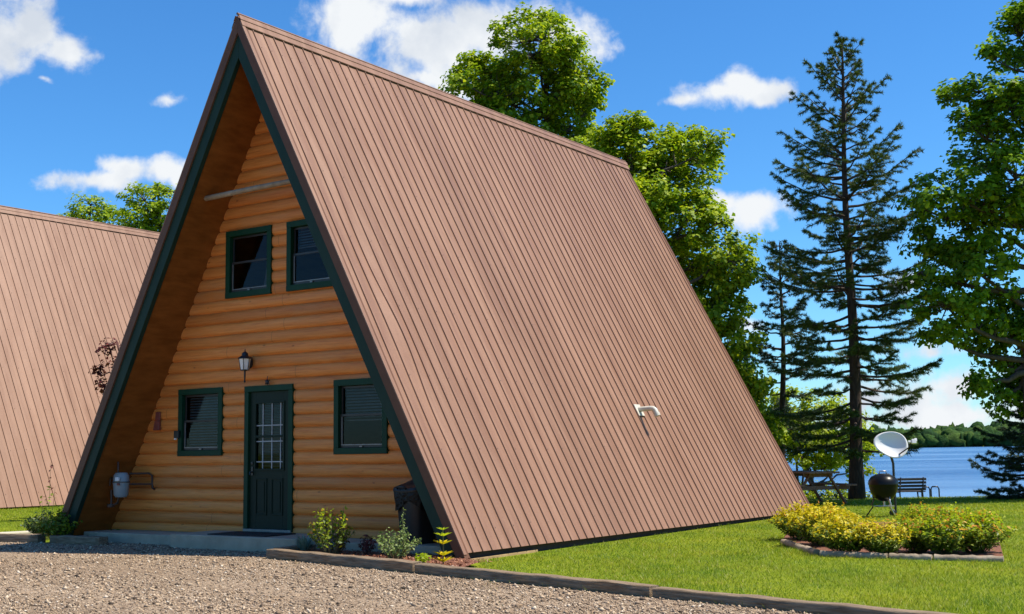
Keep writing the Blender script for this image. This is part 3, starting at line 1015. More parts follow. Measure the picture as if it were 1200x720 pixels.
# landscape timbers
def timber(p, q, w, h, label, ztop, mat_='weathered', chamfer=.009):
    P = Vector((p[0], p[1], ztop - h / 2)); Q = Vector((q[0], q[1], ztop - h / 2))
    d = Q - P
    o = empty('edging_timber', (P + Q) / 2, math.atan2(d.y, d.x))
    n = 18
    mb = MB(); vs = []; k = 8
    for i in range(n + 1):
        x = -d.length / 2 + d.length * i / n
        jy = .003 * math.sin(i * .9 + d.length) ; jz = .004 * math.sin(i * 1.3 + 2 * d.length)
        c = chamfer
        sec = [(-w / 2 + c, -h / 2), (w / 2 - c, -h / 2), (w / 2, -h / 2 + c), (w / 2, h / 2 - c), (w / 2 - c, h / 2), (-w / 2 + c, h / 2), (-w / 2, h / 2 - c), (-w / 2, -h / 2 + c)]
        for (yy, zz) in sec:
            vs.append((x, yy + jy + random.uniform(-.003, .003), zz + jz * (zz > 0) + random.uniform(-.003, .003)))
    fs = [tuple(range(k))[::-1], tuple(n * k + i for i in range(k))]
    for i in range(n):
        for j in range(k):
            fs.append((i * k + j, i * k + (j + 1) % k, (i + 1) * k + (j + 1) % k, (i + 1) * k + j))
    mb.add(vs, fs)
    t = mb.build('edging_timber', mat_, auto=50)
    t.location = o.location; t.rotation_euler = o.rotation_euler
    bpy.data.objects.remove(o)
    tag(t, label, 'timber', 'landscape edging timbers')
    return t


def lerp2(a, b_, t):
    return (a[0] + (b_[0] - a[0]) * t, a[1] + (b_[1] - a[1]) * t)


A0, A1 = (1.5, -.70), (14.0, -3.39)
cuts = [0, .235, .50, .745, 1.0]
labs = ['weathered timber bordering the flower bed, running from its gravel corner past the yellow-green shrub',
        'weathered edging timber below the cabin roof corner, where flower bed turns to lawn',
        'weathered edging timber between gravel and the middle of the right lawn',
        'weathered edging timber leaving the bottom of the photo, nearest the viewer']
for i in range(4):
    timber(lerp2(A0, A1, cuts[i] + (.0015 if i else 0)), lerp2(A0, A1, cuts[i + 1] - .0015), .14, .14, labs[i], .028 - .017 * i)
timber((1.53, -.60), (1.46, .08), .15, .13, 'short weathered timber closing the left end of the flower bed beside the step', .03)
timber((-9.2, -1.02), (-3.95, -.30), .16, .2, 'long dark kerb timber at the far left, between the lawn and the gravel', .035)
timber((-3.72, -.24), (-2.55, -.20), .17, .17, 'short weathered kerb timber left of the concrete step, below the left roof foot', .03)

# ------------------------------------------------------------------ fittings on the cabin front
# lantern
lp = ony(293.5, 425, .80)
ln = empty('wall_lantern', (lp[0], .80, lp[2]))
b = MB(); b.lathe([(0, 0), (.055, 0), (.05, .02), (.03, .03), (0, .03)], (0, 0, 0), 14, Matrix.Rotation(R(90), 3, 'X') @ Matrix.Diagonal((1, 1.7, 1)))
b.build('back_plate', 'blackmetal', ln, auto=40)
lc = ony(287, 426, .62)
ox, oy, oz = lc[0] - lp[0], -.18, lc[2] - lp[2]
b = MB(); b.tube([(0, -.02, -.02), (ox * .3, oy * .4, -.12), (ox, oy, -.14)], .010, 8); b.build('arm', 'blackmetal', ln, smooth=True)
b = MB(); b.lathe([(.062, -.095), (.088, .065)], (ox, oy, oz), 6); b.build('lamp_glass', 'lampglass', ln, fix=False)
b = MB()
for k in range(6):
    a = 2 * math.pi * k / 6
    b.tube([(ox + .064 * math.cos(a), oy + .064 * math.sin(a), oz - .097), (ox + .090 * math.cos(a), oy + .090 * math.sin(a), oz + .067)], .006, 5)
b.lathe([(0, -.11), (.068, -.108), (.07, -.094), (.0, -.09)], (ox, oy, oz), 6)
b.lathe([(.0, -.2), (.014, -.2), (.014, -.11)], (ox, oy, oz), 8)
b.build('cage', 'blackmetal', ln, auto=30)
b = MB(); b.lathe([(.0, .066), (.108, .066), (.1, .085), (.05, .115), (.045, .15), (.028, .165), (.008, .18), (.006, .21), (0, .215)], (ox, oy, oz), 12); b.build('lamp_roof', 'blackmetal', ln, auto=40)
b = MB(); b.tube([(ox, oy, oz - .2), (ox, oy, oz - .26)], [.013, .010], 8); b.lathe([(0, -.29), (.016, -.275), (.012, -.255), (0, -.25)], (ox, oy, oz), 8); b.build('tail', 'blackmetal', ln, auto=40)
tag(ln, 'black lantern with frosted glass on the log wall above the left edge of the door', 'wall lamp')

# ornament left of the lower left window
p = ony(185.5, 493, .805)
b = MB()
b.prism([(-.055, 0, .0), (.05, 0, .0), (.055, 0, .135), (-.045, 0, .135)], (0, -.03, 0))
b.prism([(-.075, -.002, -.155), (.065, -.002, -.155), (.05, -.002, -.003), (-.035, -.002, -.003)], (0, -.05, 0))
o = b.build('wall_ornament', 'red', bevel=.008); o.location = (p[0], .812, p[2])
tag(o, 'small dark red wooden ornament hung on the logs near the left roof slope', 'ornament')
p = ony(208.5, 509.5, .785)
o = empty('sensor_box', (p[0], .79, p[2]))
b = MB(); b.bx(-.055, .055, -.045, .0, -.055, .06); b.build('casing', 'blackmetal', o, bevel=.006)
b = MB(); b.bx(-.05, -.015, -.04, -.01, -.08, -.0555); b.build('lens', 'white', o, bevel=.003)
tag(o, 'small black box with white tip fixed beside the lower left window', 'box')
p = ony(314.5, 447, .79)
o = empty('door_ornament', (p[0], .785, p[2] - .01))
b = MB()
b.lathe([(0, -.045), (.022, -.03), (.03, 0), (.018, .03), (0, .04)], (0, -.02, 0), 10)
for s in (-1, 1):
    b.tube([(s * .02, -.02, 0), (s * .05, -.02, .028)], [.012, .004], 6); b.tube([(s * .02, -.02, -.01), (s * .045, -.02, -.04)], [.012, .004], 6)
b.build('body', 'blackmetal', o, auto=50)
b = MB(); b.tube([(0, -.02, .04), (0, -.01, .085)], .005, 6); b.build('hook', 'blackmetal', o)
tag(o, 'tiny dark ornament perched on the log wall just above the door frame', 'ornament')

# gas meter on the left soffit
g = ony(141, 569, .42)
gm = empty('gas_meter', (g[0] + .02, .42, g[2] - .05)); gm.scale = (1.15, 1.15, 1.15)
b = MB(); b.lathe([(0, -.17), (.09, -.165), (.115, -.13), (.128, .0), (.135, .02), (.135, .05), (.128, .055), (.122, .13), (.09, .165), (0, .17)], (0, 0, .05), 20, Matrix.Diagonal((1, .72, 1)))
mbody = b.build('meter_body', 'meter', gm, auto=40)
b = MB(); b.lathe([(.126, .052), (.142, .052), (.142, .066), (.126, .066)], (0, 0, .03), 20, Matrix.Diagonal((1, .74, 1))); b.build('band', 'blackmetal', mbody, auto=40)
b = MB(); b.box((.045, -.098, .13), (.075, .03, .055)); b.build('dial', 'white', mbody, bevel=.008)
b = MB(); b.box((.06, -.094, .062), (.05, .02, .03)); b.build('seal', 'red', mbody, bevel=.006)
b = MB()
b.tube([(-.07, 0, .2), (-.07, 0, .27), (-.1, .02, .36)], .014, 8)
b.tube([(-.1, 0, .12), (-.2, .0, .14), (-.23, .0, .13), (-.24, .0, .04)], .014, 8)
b.tube([(-.04, 0, -.12), (-.07, 0, -.2), (-.15, 0, -.22), (-.24, 0, -.23)], .016, 8)
b.tube([(-.2, 0, -.23), (-.2, 0, -.1), (-.205, 0, -.02)], .017, 8)
b.lathe([(0, -.02), (.05, -.02), (.055, 0), (.05, .02), (0, .02)], (-.21, 0, -.235), 12)
b.build('pipework', 'pipe', gm, auto=50)
b = MB(); b.tube([(.10, .05, .2), (.2, .3, .2), (.23, .33, .17), (.235, .34, .0), (.28, .34, -.02)], .014, 8); b.tube([(.10, .05, .06), (.233, .335, .05)], .012, 8); b.build('side_pipe', 'pipe', gm, auto=50)
tag(gm, 'grey blue gas meter with iron pipework in the corner under the left roof slope', 'gas meter')

# wheelie bin with a black bag over the rim
bp = Vector((2.93, .52, .057))
bn = empty('rubbish_bin', bp, R(-12)); bn.scale = (.92, .92, 1)
b = MB()
n = 40; prof = [(.19, .0), (.2, .03), (.245, .62), (.262, .66), (.262, .69), (.25, .69)]
vs = []; fs = []
for (r_, z) in prof:
    for k in range(n):
        a = 2 * math.pi * k / n
        q = 5.0
        rr = r_ / (abs(math.cos(a)) ** q + abs(math.sin(a)) ** q) ** (1 / q)
        if .02 < z < .64:
            rr *= 1 + .022 * (1 if (k % 4) < 2 else 0)
        vs.append((rr * math.cos(a), rr * math.sin(a) * .95, z))
for i in range(len(prof) - 1):
    for k in range(n):
        fs.append((i * n + k, i * n + (k + 1) % n, (i + 1) * n + (k + 1) % n, (i + 1) * n + k))
fs.append(tuple(range(n))[::-1]); fs.append(tuple((len(prof) - 1) * n + k for k in range(n)))
b.add(vs, fs); b.build('bin_body', 'bin', bn, auto=35)
b = MB()
vs = []; rows = [(.262, .55), (.275, .58), (.272, .63), (.28, .68), (.27, .71), (.2, .72)]
for i, (r_, z) in enumerate(rows):
    for k in range(n):
        a = 2 * math.pi * k / n
        q = 5.0
        rr = r_ / (abs(math.cos(a)) ** q + abs(math.sin(a)) ** q) ** (1 / q)
        j = .02 * math.sin(k * 1.9 + i) + random.uniform(-.012, .012)
        drop = (-.07 * (1 + math.sin(k * .47 + 2.2)) if i == 0 else 0)
        vs.append(((rr + j) * math.cos(a), (rr + j) * math.sin(a) * .95, z + drop + random.uniform(-.01, .01)))
fs = []
for i in range(len(rows) - 1):
    for k in range(n):
        fs.append((i * n + k, i * n + (k + 1) % n, (i + 1) * n + (k + 1) % n, (i + 1) * n + k))
b.add(vs, fs); b.build('bag', 'bag', bn, smooth=True)
b = MB()
vs = []; rows = [(.29, .715), (.295, .735), (.28, .765), (.18, .80), (.06, .815)]
for (r_, z) in rows:
    for k in range(n):
        a = 2 * math.pi * k / n; q = 5.0
        rr = r_ / (abs(math.cos(a)) ** q + abs(math.sin(a)) ** q) ** (1 / q)
        vs.append((rr * math.cos(a), rr * math.sin(a) * .95, z + .06 * math.sin(a)))
fs = [tuple(range(n))[::-1], tuple(4 * n + k for k in range(n))]
for i in range(4):
    for k in range(n):
        fs.append((i * n + k, i * n + (k + 1) % n, (i + 1) * n + (k + 1) % n, (i + 1) * n + k))
b.add(vs, fs); lid = b.build('lid', 'bin', bn, auto=35)
b = MB(); b.tube([(-.09, -.285, .70), (-.09, -.305, .73), (.09, -.305, .73), (.09, -.285, .70)], .012, 8); b.build('handle', 'bin', lid, smooth=True)
b = MB(); b.box((-.03, -.236, .12), (.012, .006, .1)); b.box((-.09, -.236, .035), (.03, .006, .02)); b.build('sticker', 'white', bn)
tag(bn, 'dark grey rubbish bin with a black bag over its rim under the roof slope', 'rubbish bin')

# ------------------------------------------------------------------ plants
def shrub(name, base, r, h, nst, lps, lsize, aspect, mats, label, cat, group=None, lean=.15, tipn=0, bare=.2, stemr=.004, up=.6, seed=1, curve=.35, stemmat='stem', flat=1.0, thr=.52):
    """stems fan out from the base and carry leaves; mats = (old leaves, young leaves, tips)"""
    rg = np.random.default_rng(seed)
    root = empty(name, base)
    pos = [[], [], []]; nr = [[], [], []]; sz = [[], [], []]; tg = [[], [], []]
    sm = MB()
    for s in range(nst):
        a = rg.uniform(0, 6.283); q = math.sqrt(rg.random())
        hh = h * (1 - .45 * q ** 2) * rg.uniform(.72, 1.05)
        tip = np.array([math.cos(a) * r * q, math.sin(a) * r * q * flat, hh]) + rg.normal(0, .03, 3) * r
        st = np.array([tip[0] * .25, tip[1] * .25, 0])
        mid = st * .45 + tip * .55 + np.array([tip[0] * .12, tip[1] * .12, hh * curve * .4])
        ts = np.linspace(0, 1, 5)
        P = ((1 - ts) ** 2)[:, None] * st + (2 * ts * (1 - ts))[:, None] * mid + (ts ** 2)[:, None] * tip
        if s < 70:
            sm.tube(P, [stemr * (1.2 - .8 * t) for t in ts], 4, cap=False)
        for k in range(lps):
            t = bare + (1 - bare) * (k + rg.random()) / lps
            c = (1 - t) ** 2 * st + 2 * t * (1 - t) * mid + t * t * tip
            d = rg.normal(0, 1, 3); d[2] = abs(d[2]) * .3
            out = unit(d)
            c = c + out * lsize * rg.uniform(.3, .9)
            n_ = unit(np.array([out[0] * .4 + tip[0] / max(r, .01) * .3, out[1] * .4 + tip[1] / max(r, .01) * .3, up]) + rg.normal(0, .4, 3))
            ht = c[2] / h
            lay = 0
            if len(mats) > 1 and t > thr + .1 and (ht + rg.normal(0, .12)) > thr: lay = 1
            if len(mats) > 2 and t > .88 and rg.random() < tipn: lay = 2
            pos[lay].append(c); nr[lay].append(n_); sz[lay].append(lsize * rg.uniform(.65, 1.25)); tg[lay].append(out)
    sm.build('stems', stemmat, root, fix=False)
    mi = np.concatenate([np.full(len(p_), i) for i, p_ in enumerate(pos)])
    V, F = leaves(np.array(sum(pos, [])), np.array(sum(nr, [])), np.array(sum(sz, [])), aspect, .12, np.array(sum(tg, [])))
    np_mesh('foliage', V, F, list(mats), root, midx=mi)
    tag(root, label, cat, group)
    return root


GZ = -.055
def gp(u, v, z=GZ):
    return onz(u, v, z)


# flower bed in front of the cabin
p = gp(390, 651); p[1] -= .04
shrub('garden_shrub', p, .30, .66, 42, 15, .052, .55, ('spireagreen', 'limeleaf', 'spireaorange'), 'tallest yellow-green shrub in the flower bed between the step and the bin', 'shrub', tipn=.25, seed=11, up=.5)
p = gp(349, 649); p[1] += .12
root = empty('blue_grass_tuft', p)
V = []; rg = np.random.default_rng(5)
nb = 120
a = rg.uniform(0, 6.28, nb); q = np.sqrt(rg.random(nb)); hh = rg.uniform(.1, .24, nb)
bx_, by_ = np.cos(a) * .04 * q, np.sin(a) * .04 * q
tx, ty = np.cos(a) * .2 * q, np.sin(a) * .2 * q
Vv = np.empty((nb, 4, 3)); wv_ = .009
for i in range(nb):
    pr = np.array([-math.sin(a[i]), math.cos(a[i]), 0]) * wv_
    c0 = np.array([bx_[i], by_[i], 0]); c1 = np.array([(bx_[i] + tx[i]) / 2, (by_[i] + ty[i]) / 2, hh[i] * .75]); c2 = np.array([tx[i], ty[i], hh[i]])
    Vv[i] = [c0, c1 + pr, c2, c1 - pr]
np_mesh('blades', Vv.reshape(-1, 3), np.arange(nb * 4).reshape(nb, 4), 'blueleaf', root)
tag(root, 'small blue-green grassy tuft at the left end of the flower bed', 'plant')
for i, (u, v, s, l) in enumerate(((377, 652, .16, 'dark red plant half hidden behind the left side of the tallest flower bed shrub'), (412, 652, .13, 'small dark red plant at the right foot of the tallest flower bed shrub'))):
    p = gp(u, v); p[1] += .3
    shrub('red_plant', p, s * .9, s * 1.9, 14, 12, .05, .5, ('redleaf',), l, 'plant', seed=30 + i, stemmat='redstem')
p = gp(455, 657); p[1] += .12
shrub('pale_plant', p, .34, .40, 44, 13, .045, .5, ('paleleaf',), 'pale green bushy plant with upright shoots in the middle of the flower bed', 'plant', seed=12, up=.5)
p2 = p + np.array([.1, .05, 0])
shrub('flower_spike', p2, .10, .66, 4, 30, .035, .45, ('paleleaf',), 'tall thin pale green shoot rising above the pale plant, left of the bin', 'plant', seed=13, curve=.1, bare=.1)
p = gp(489, 662); p[1] += .1
shrub('low_plant', p, .13, .12, 16, 8, .05, .6, ('limeleaf',), 'low lime green plant in the mulch below the bin', 'plant', seed=14)
p = gp(513, 664); p[1] += .1
lily = empty('lily_plant', p)
pos, nrm_, tg, sz = [], [], [], []
rg = np.random.default_rng(4)
for lev, (z, k, ll) in enumerate(((.06, 9, .13), (.13, 9, .12), (.24, 8, .12), (.33, 8, .11), (.40, 7, .08))):
    for i in range(k):
        a = 6.283 * i / k + lev * .5
        d = np.array([math.cos(a), math.sin(a), .35 if z > .2 else .1])
        pos.append(np.array([0, 0, z]) + unit(d) * ll * .55); nrm_.append(np.array([-d[0] * .4, -d[1] * .4, 1.0])); tg.append(d); sz.append(ll * rg.uniform(.9, 1.15))
pos, nrm_, tg, sz = map(np.array, (pos, nrm_, tg, sz))
k = sz.size; topm = np.arange(k) >= 26
V, F = leaves(pos[topm], nrm_[topm], sz[topm], .28, .1, tg[topm]); np_mesh('upper_leaves', V, F, 'limeleaf', lily)
V, F = leaves(pos[~topm], nrm_[~topm], sz[~topm], .34, .1, tg[~topm]); np_mesh('lower_leaves', V, F, 'spireayellow', lily)
b = MB(); b.tube([(0, 0, 0), (.005, 0, .2), (0, 0, .41)], .007, 6); b.build('stem', 'stem', lily)
tag(lily, 'upright plant with whorled narrow leaves beside the cabin roof corner', 'plant')
# mulch chips
rg = np.random.default_rng(9)
n = 2600
cx_ = rg.uniform(1.5, 4.7, n); cy_ = rg.uniform(-1.2, .2, n)
k = (cy_ > -.62 - .19 * (cx_ - 1.5)) & ~((cx_ > 3.9) & (cy_ > -.15))
cx_, cy_ = cx_[k], cy_[k]
V, F = leaves(np.stack([cx_, cy_, np.full(len(cx_), -.044) + rg.uniform(0, .012, len(cx_))], -1), np.array([0, 0, 1]) + rg.normal(0, .5, (len(cx_), 3)), rg.uniform(.02, .05, len(cx_)), .45, .1)
m_chip = leaf_mat('mulch_chips', [(0, (.1, .035, .018)), (.5, (.24, .085, .04)), (1, (.4, .19, .1))], 0)
MT['chip'] = m_chip
tag(np_mesh('mulch_chips', V, F, 'chip'), kind='stuff')

# plants at the left foot of the cabin
p = gp(50, 629)
shrub('dark_shrub', p, .34, .42, 60, 14, .05, .6, ('darkleaf', 'darkleaf'), 'dark green rounded shrub by the lawn edge, left of the roof foot', 'shrub', seed=21)
p = np.array([-3.78, -.12, -.06])
shrub('leafy_weed', p, .33, .46, 80, 14, .06, .6, ('spireagreen', 'spireagreen'), 'dark leafy plant growing across the foot of the left roof edge', 'plant', seed=22, bare=.3)
p = np.array([-4.25, .0, -.06])
shrub('tall_weed', p, .12, 1.25, 4, 8, .07, .5, ('spireagreen', 'redleaf'), 'thin tall weed standing before the neighbouring roof, left of the green fascia', 'plant', seed=23, bare=.45, curve=.1)
p = gp(130, 630)
shrub('low_herb', p + np.array([0, .1, 0]), .16, .13, 18, 9, .04, .5, ('spireagreen',), 'low green herb growing at the front of the porch slab', 'plant', seed=24)
b = MB()
bm = bmesh.new(); bmesh.ops.create_icosphere(bm, subdivisions=2, radius=.1)
for v in bm.verts:
    v.co *= 1 + .25 * math.sin(v.co.x * 31 + v.co.y * 17) * math.cos(v.co.z * 23); v.co.z *= .8
me = bpy.data.meshes.new('white_stone'); bm.to_mesh(me); bm.free(); me.materials.append(MT['white'])
o = link(bpy.data.objects.new('white_stone', me)); p = gp(99, 630); o.location = (p[0], p[1] + .05, .0)
tag(o, 'pale rounded stone behind the kerb timber at the left roof foot', 'stone')

# yellow spirea bed
def bush_spot(u, v):
    return onz(u, v, -.09)


SPOTS = [  # u, v (foot), kind, scale, label
    (941, 627, 'y', 1.0, 'leftmost golden bush of the lawn bed, touching the view of the roof foot'),
    (964, 634, 'y', 1.05, 'second golden bush from the left in the lawn bed'),
    (992, 643, 'y', .95, 'third golden bush from the left, at the front of the lawn bed'),
    (1034, 645, 'y', .82, 'golden bush at the front middle of the lawn bed, below the grill'),
    (974, 620, 'y', .85, 'golden bush in the back row of the lawn bed, below the picnic table'),
    (1074, 642, 'g', .82, 'greener bush right of the middle of the lawn bed, filling its front'),
    (1108, 644, 'g', 1.0, 'large orange-tipped bush at the front of the right half of the lawn bed'),
    (1145, 642, 'g', 1.0, 'rightmost orange-tipped bush of the lawn bed'),
    (1078, 622, 'g', .85, 'orange-tipped bush with upright shoots in the back row, right of the grill'),
    (1112, 624, 'g', .85, 'orange-tipped bush at the back right of the lawn bed'),
]
proto = {}
for i, (u, v, kd, sc, lab) in enumerate(SPOTS):
    p = bush_spot(u, v + 5)
    key = (kd, i % 2)
    if key not in proto:
        mats = ('spireagreen', 'spireayellow', 'spireaorange')
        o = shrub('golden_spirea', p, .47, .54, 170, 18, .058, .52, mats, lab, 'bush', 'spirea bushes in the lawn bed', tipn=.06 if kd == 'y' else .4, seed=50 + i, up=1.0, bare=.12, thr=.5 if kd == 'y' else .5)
        if kd == 'g':
            for ch in o.children:
                if ch.name.startswith('foliage'):
                    ch.data.materials[1] = MT['limeleaf']
        proto[key] = o
    else:
        o = copy_tree(proto[key])
        tag(o, lab, 'bush', 'spirea bushes in the lawn bed')
    o.location = (p[0], p[1], -.1); o.rotation_euler.z = i * 1.7; o.scale = (sc, sc, sc)
b = MB(); b.add([(x, y, -.096) for x, y in BED], [tuple(range(len(BED)))]); tag(b.build('bed_soil', 'mulch', fix=False), kind='structure')
BL = [(onz(918, 633, -.06)[:2], onz(958, 646, -.06)[:2], 'grey log edging the left end of the lawn bed under the golden bushes'),
      (onz(962, 647, -.06)[:2], onz(1040, 650, -.06)[:2], 'split grey log along the front left of the lawn bed'),
      (onz(1043, 650, -.06)[:2], onz(1092, 651.5, -.06)[:2], 'short grey log in the middle of the lawn bed front'),
      (onz(1095, 651.5, -.06)[:2], onz(1176, 653.5, -.06)[:2], 'stout pale log at the right end of the lawn bed front')]
for a_, c_, lab in BL:
    timber(a_, c_, .10, .10, lab, -.046, 'pole', chamfer=.025)

# ------------------------------------------------------------------ grill, dish, table, bench, dock
g = onz(1037, 606, -.11)
gr = empty('kettle_grill', (g[0], g[1], -.11), R(30)); gr.scale = (.92, .92, .95)
k = 1.05
b = MB(); b.lathe([(0, .30), (.10, .315), (.19, .37), (.25, .46), (.283, .57), (.29, .63), (.296, .635)], (0, 0, 0), 32); b.build('bowl', 'enamel', gr, smooth=True)
b = MB(); b.lathe([(.302, .632), (.303, .655), (.29, .71), (.235, .785), (.135, .835), (0, .85)], (0, 0, 0), 32); lid = b.build('lid', 'enamel', gr, smooth=True)
b = MB(); b.tube([(-.07, 0, .84), (-.065, 0, .895), (.065, 0, .895), (.07, 0, .84)], .012, 8); b.build('lid_handle', 'steel', lid, smooth=True)
b = MB(); b.lathe([(0, .842), (.03, .858), (.03, .865), (0, .867)], (.12, .05, -.02), 10); b.build('vent_cap', 'steel', lid, auto=40)
for i, a in enumerate((R(-70), R(50), R(170))):
    b = MB(); c, s = math.cos(a), math.sin(a)
    b.tube([(c * .20, s * .20, .40), (c * .21, s * .21, .30), (c * .25, s * .25, .25), (c * .22, s * .22, .20), (c * .36, s * .36, .02 if i else .06)], .014, 8); b.build('leg', 'steel' if i != 2 else 'pipe', gr, smooth=True)
b = MB(); b.lathe([(.0, .195), (.2, .2), (.21, .215), (0, .21)], (0, 0, 0), 24); b.build('ash_catcher', 'steel', gr, auto=40)
b = MB(); b.tube([(0, 0, .31), (0, 0, .21)], .02, 8); b.build('ash_stem', 'steel', gr)
a = R(50)
for s in (-1, 1):
    b = MB(); b.lathe([(0, -.012), (.06, -.012), (.068, 0), (.06, .012), (0, .012)], (math.cos(a) * .34 + s * .0, math.sin(a) * .34, .065), 16, Matrix.Rotation(a + s * .5, 3, 'Z') @ Matrix.Rotation(R(90), 3, 'Y')); b.build('wheel', 'blackmetal', gr, auto=40)
b = MB(); b.tube([(.28, -.05, .6), (.34, -.05, .6), (.34, .05, .6), (.28, .05, .6)], .012, 8); b.build('bowl_handle', 'blackmetal', gr, smooth=True)
tag(gr, 'round black kettle grill on thin metal legs standing on the lawn behind the bushes', 'grill')

D_DISH = 23.6
dc = at(1044.5, 520.5, D_DISH)
gb = at(1042, 600, D_DISH)
db = np.array([dc[0] - .02, dc[1] + .12, float(ground_z(dc[0], dc[1]))])
dz = dc[2] - db[2]
sd = empty('satellite_dish', db)
view = Vector(CAM - dc).normalized()
nrm = (Matrix.Rotation(R(9), 3, 'Z') @ view + Vector((0, 0, .26))).normalized()
e1 = Vector((0, 0, 1)).cross(nrm).normalized(); e2 = nrm.cross(e1)
off = Vector(dc - db)
b = MB(); nr_, na_ = 8, 40; vs = [tuple(off - nrm * .075)]; fs = []
for i in range(1, nr_ + 1):
    q = i / nr_
    for j in range(na_):
        a = 2 * math.pi * j / na_
        # egg outline with its narrow end down to the right
        rr = .315 * (1 + .07 * math.cos(2 * (a - R(-35))) + .05 * math.cos(3 * (a - R(-70))) - .03 * math.cos(a - R(110)))
        x, y = rr * q * math.cos(a), rr * .86 * q * math.sin(a)
        d = off + e1 * x + e2 * y - nrm * .075 * (1 - q * q)
        vs.append(tuple(d))
for j in range(na_):
    fs.append((0, 1 + j, 1 + (j + 1) % na_))
for i in range(nr_ - 1):
    for j in range(na_):
        fs.append((1 + i * na_ + j, 1 + (i + 1) * na_ + j, 1 + (i + 1) * na_ + (j + 1) % na_, 1 + i * na_ + (j + 1) % na_))
b.add(vs, fs)
refl = b.build('reflector', 'dish', sd, smooth=True)
sl = refl.modifiers.new('thick', 'SOLIDIFY'); sl.thickness = .012
# faint row of raised letters on the reflector, unreadable at this size
b = MB()
for i, wl in enumerate((.022, .018, .02, .02, .014, .022, .02, .018)):
    x = -.185 + i * .031
    q2 = ((x / .3) ** 2 + (.085 / .26) ** 2)
    c = off + e1 * x + e2 * (.085 + .012 * i * .35) - nrm * (.075 * (1 - q2) - .007)
    b.box(c, (wl, .034, .003), Matrix((e1, e2, nrm)).transposed())
b.build('lettering', 'dishtxt', refl)
b = MB()
b.tube([off - nrm * .1 - Vector((0, 0, .05)), off - nrm * .12 - Vector((0, 0, .2)), (0, 0, dz - .38), (0, 0, 0)], [.03, .028, .024, .024], 10)
b.build('mast', 'blackmetal', sd, auto=50)
b = MB(); b.box(off - nrm * .1, (.14, .14, .06), Matrix((e1, e2, nrm)).transposed()); b.build('bracket', 'blackmetal', sd, bevel=.006)
tipp = off + e1 * .34 - e2 * .02 + nrm * .22
f_ = off + e1 * .385 - e2 * .02 + nrm * .24
b = MB(); b.tube([off + e1 * .1 - e2 * .22 - nrm * .06, off + e1 * .29 - e2 * .12 + nrm * .15, tipp], .013, 8); b.build('feed_arm', 'blackmetal', sd)
fx = (Vector(tuple(off)) - Vector(tuple(f_))).normalized()
b = MB(); b.tube([tipp - e1 * .05 - nrm * .02, tipp + e1 * .01], [.03, .022], 12); b.box(f_ + e1 * -.0, (.085, .085, .06), Matrix((e1, e2, nrm)).transposed()); b.box(f_ + e1 * .035 + e2 * .03, (.05, .06, .05), Matrix((e1, e2, nrm)).transposed())
b.build('feed_horn', 'dish', sd, bevel=.008)
tag(sd, 'grey-white satellite dish on a thin dark mast behind the kettle grill', 'satellite dish')

# picnic table
tp = onz(947, 591, -.11)
ax = R(138)
pt = empty('picnic_table', (tp[0], tp[1], -.11), ax)
TL = 1.75
b = MB()
for i in range(5):
    y = -.3 + i * .15
    b.bx(-TL / 2, TL / 2, y - .069, y + .069, .715, .755)
b.build('tabletop', 'tablewood', pt, bevel=.005)
for s in (-1, 1):
    b = MB()
    for y in (.58, .72):
        b.bx(-TL / 2, TL / 2, s * y - .066, s * y + .066, .43, .468)
    b.build('seat', 'tablewood', pt, bevel=.005)
for x in (-.58, .58):
    for s in (-1, 1):
        b = MB(); b.beam((x, s * .22, .72), (x, s * .66, .0), .038, .09, up=(1, 0, 0)); b.build('leg', 'tablewood', pt, bevel=.004)
    b = MB(); b.bx(x + .02, x + .058, -.78, .78, .34, .428); b.bx(x + .02, x + .058, -.36, .36, .63, .714); b.build('crossbeam', 'tablewood', pt, bevel=.004)
tag(pt, 'brown wooden picnic table with attached seats, half hidden behind the cabin roof', 'picnic table')

# dock with bench and ladder beyond the bank
def shore(u, D):
    lat = (u - 602.5) / FPX * D * .988
    return np.array([CX + FH[0] * D + RH[0] * lat, CY + FH[1] * D + RH[1] * lat])


DKZ = -.62
va = math.atan2(RH[1], RH[0])
p = shore(1030, 37.2)
dk = empty('dock', (p[0], p[1], DKZ), va)
b = MB()
for i in range(26):
    x = -2.3 + i * .185
    b.bx(x - .085, x + .085, -.9, .9, -.045, 0)
b.build('deck', 'dockwood', dk, bevel=.004)
for x in (-2.2, 0, 2.2):
    for y in (-.85, .85):
        b = MB(); b.tube([(x, y, -1.6), (x, y, -.05)], .06, 8); b.build('post', 'dockwood', dk)
b = MB(); b.bx(-2.35, 2.4, -.88, -.83, -.2, -.047); b.bx(-2.35, 2.4, .83, .88, -.2, -.047); b.build('beam', 'dockwood', dk)
tag(dk, 'low dark wooden dock at the lake edge beyond the grill', 'dock')
# bench
p = shore(1051, 37.0)
bn_ = empty('park_bench', (p[0], p[1], DKZ), va + R(3))
bl_ = .80
b = MB()
for z in (.50, .60, .70, .80):
    b.box((0, -.22 - (z - .45) * .18, z), (bl_ * 2, .025, .075))
b.build('backrest', 'benchwood', bn_, bevel=.003)
b = MB()
for y in (-.15, -.03, .09, .2):
    b.box((0, y, .43), (bl_ * 2, .1, .03))
b.build('seat', 'benchwood', bn_, bevel=.003)
for x in (-.7, 0, .7):
    b = MB(); b.tube([(x, -.33, .86), (x, -.2, .42), (x, -.24, 0)], .022, 6); b.tube([(x, .2, .42), (x, .16, .2), (x, .22, 0)], .022, 6); b.tube([(x, -.2, .41), (x, .2, .41)], .018, 6)
    b.build('leg', 'blackmetal', bn_, smooth=True)
tag(bn_, 'dark slatted bench by the water between the grill and the dock ladder', 'bench')
p = shore(1091, 36.6)
ld = empty('dock_ladder', (p[0], p[1], DKZ), va)
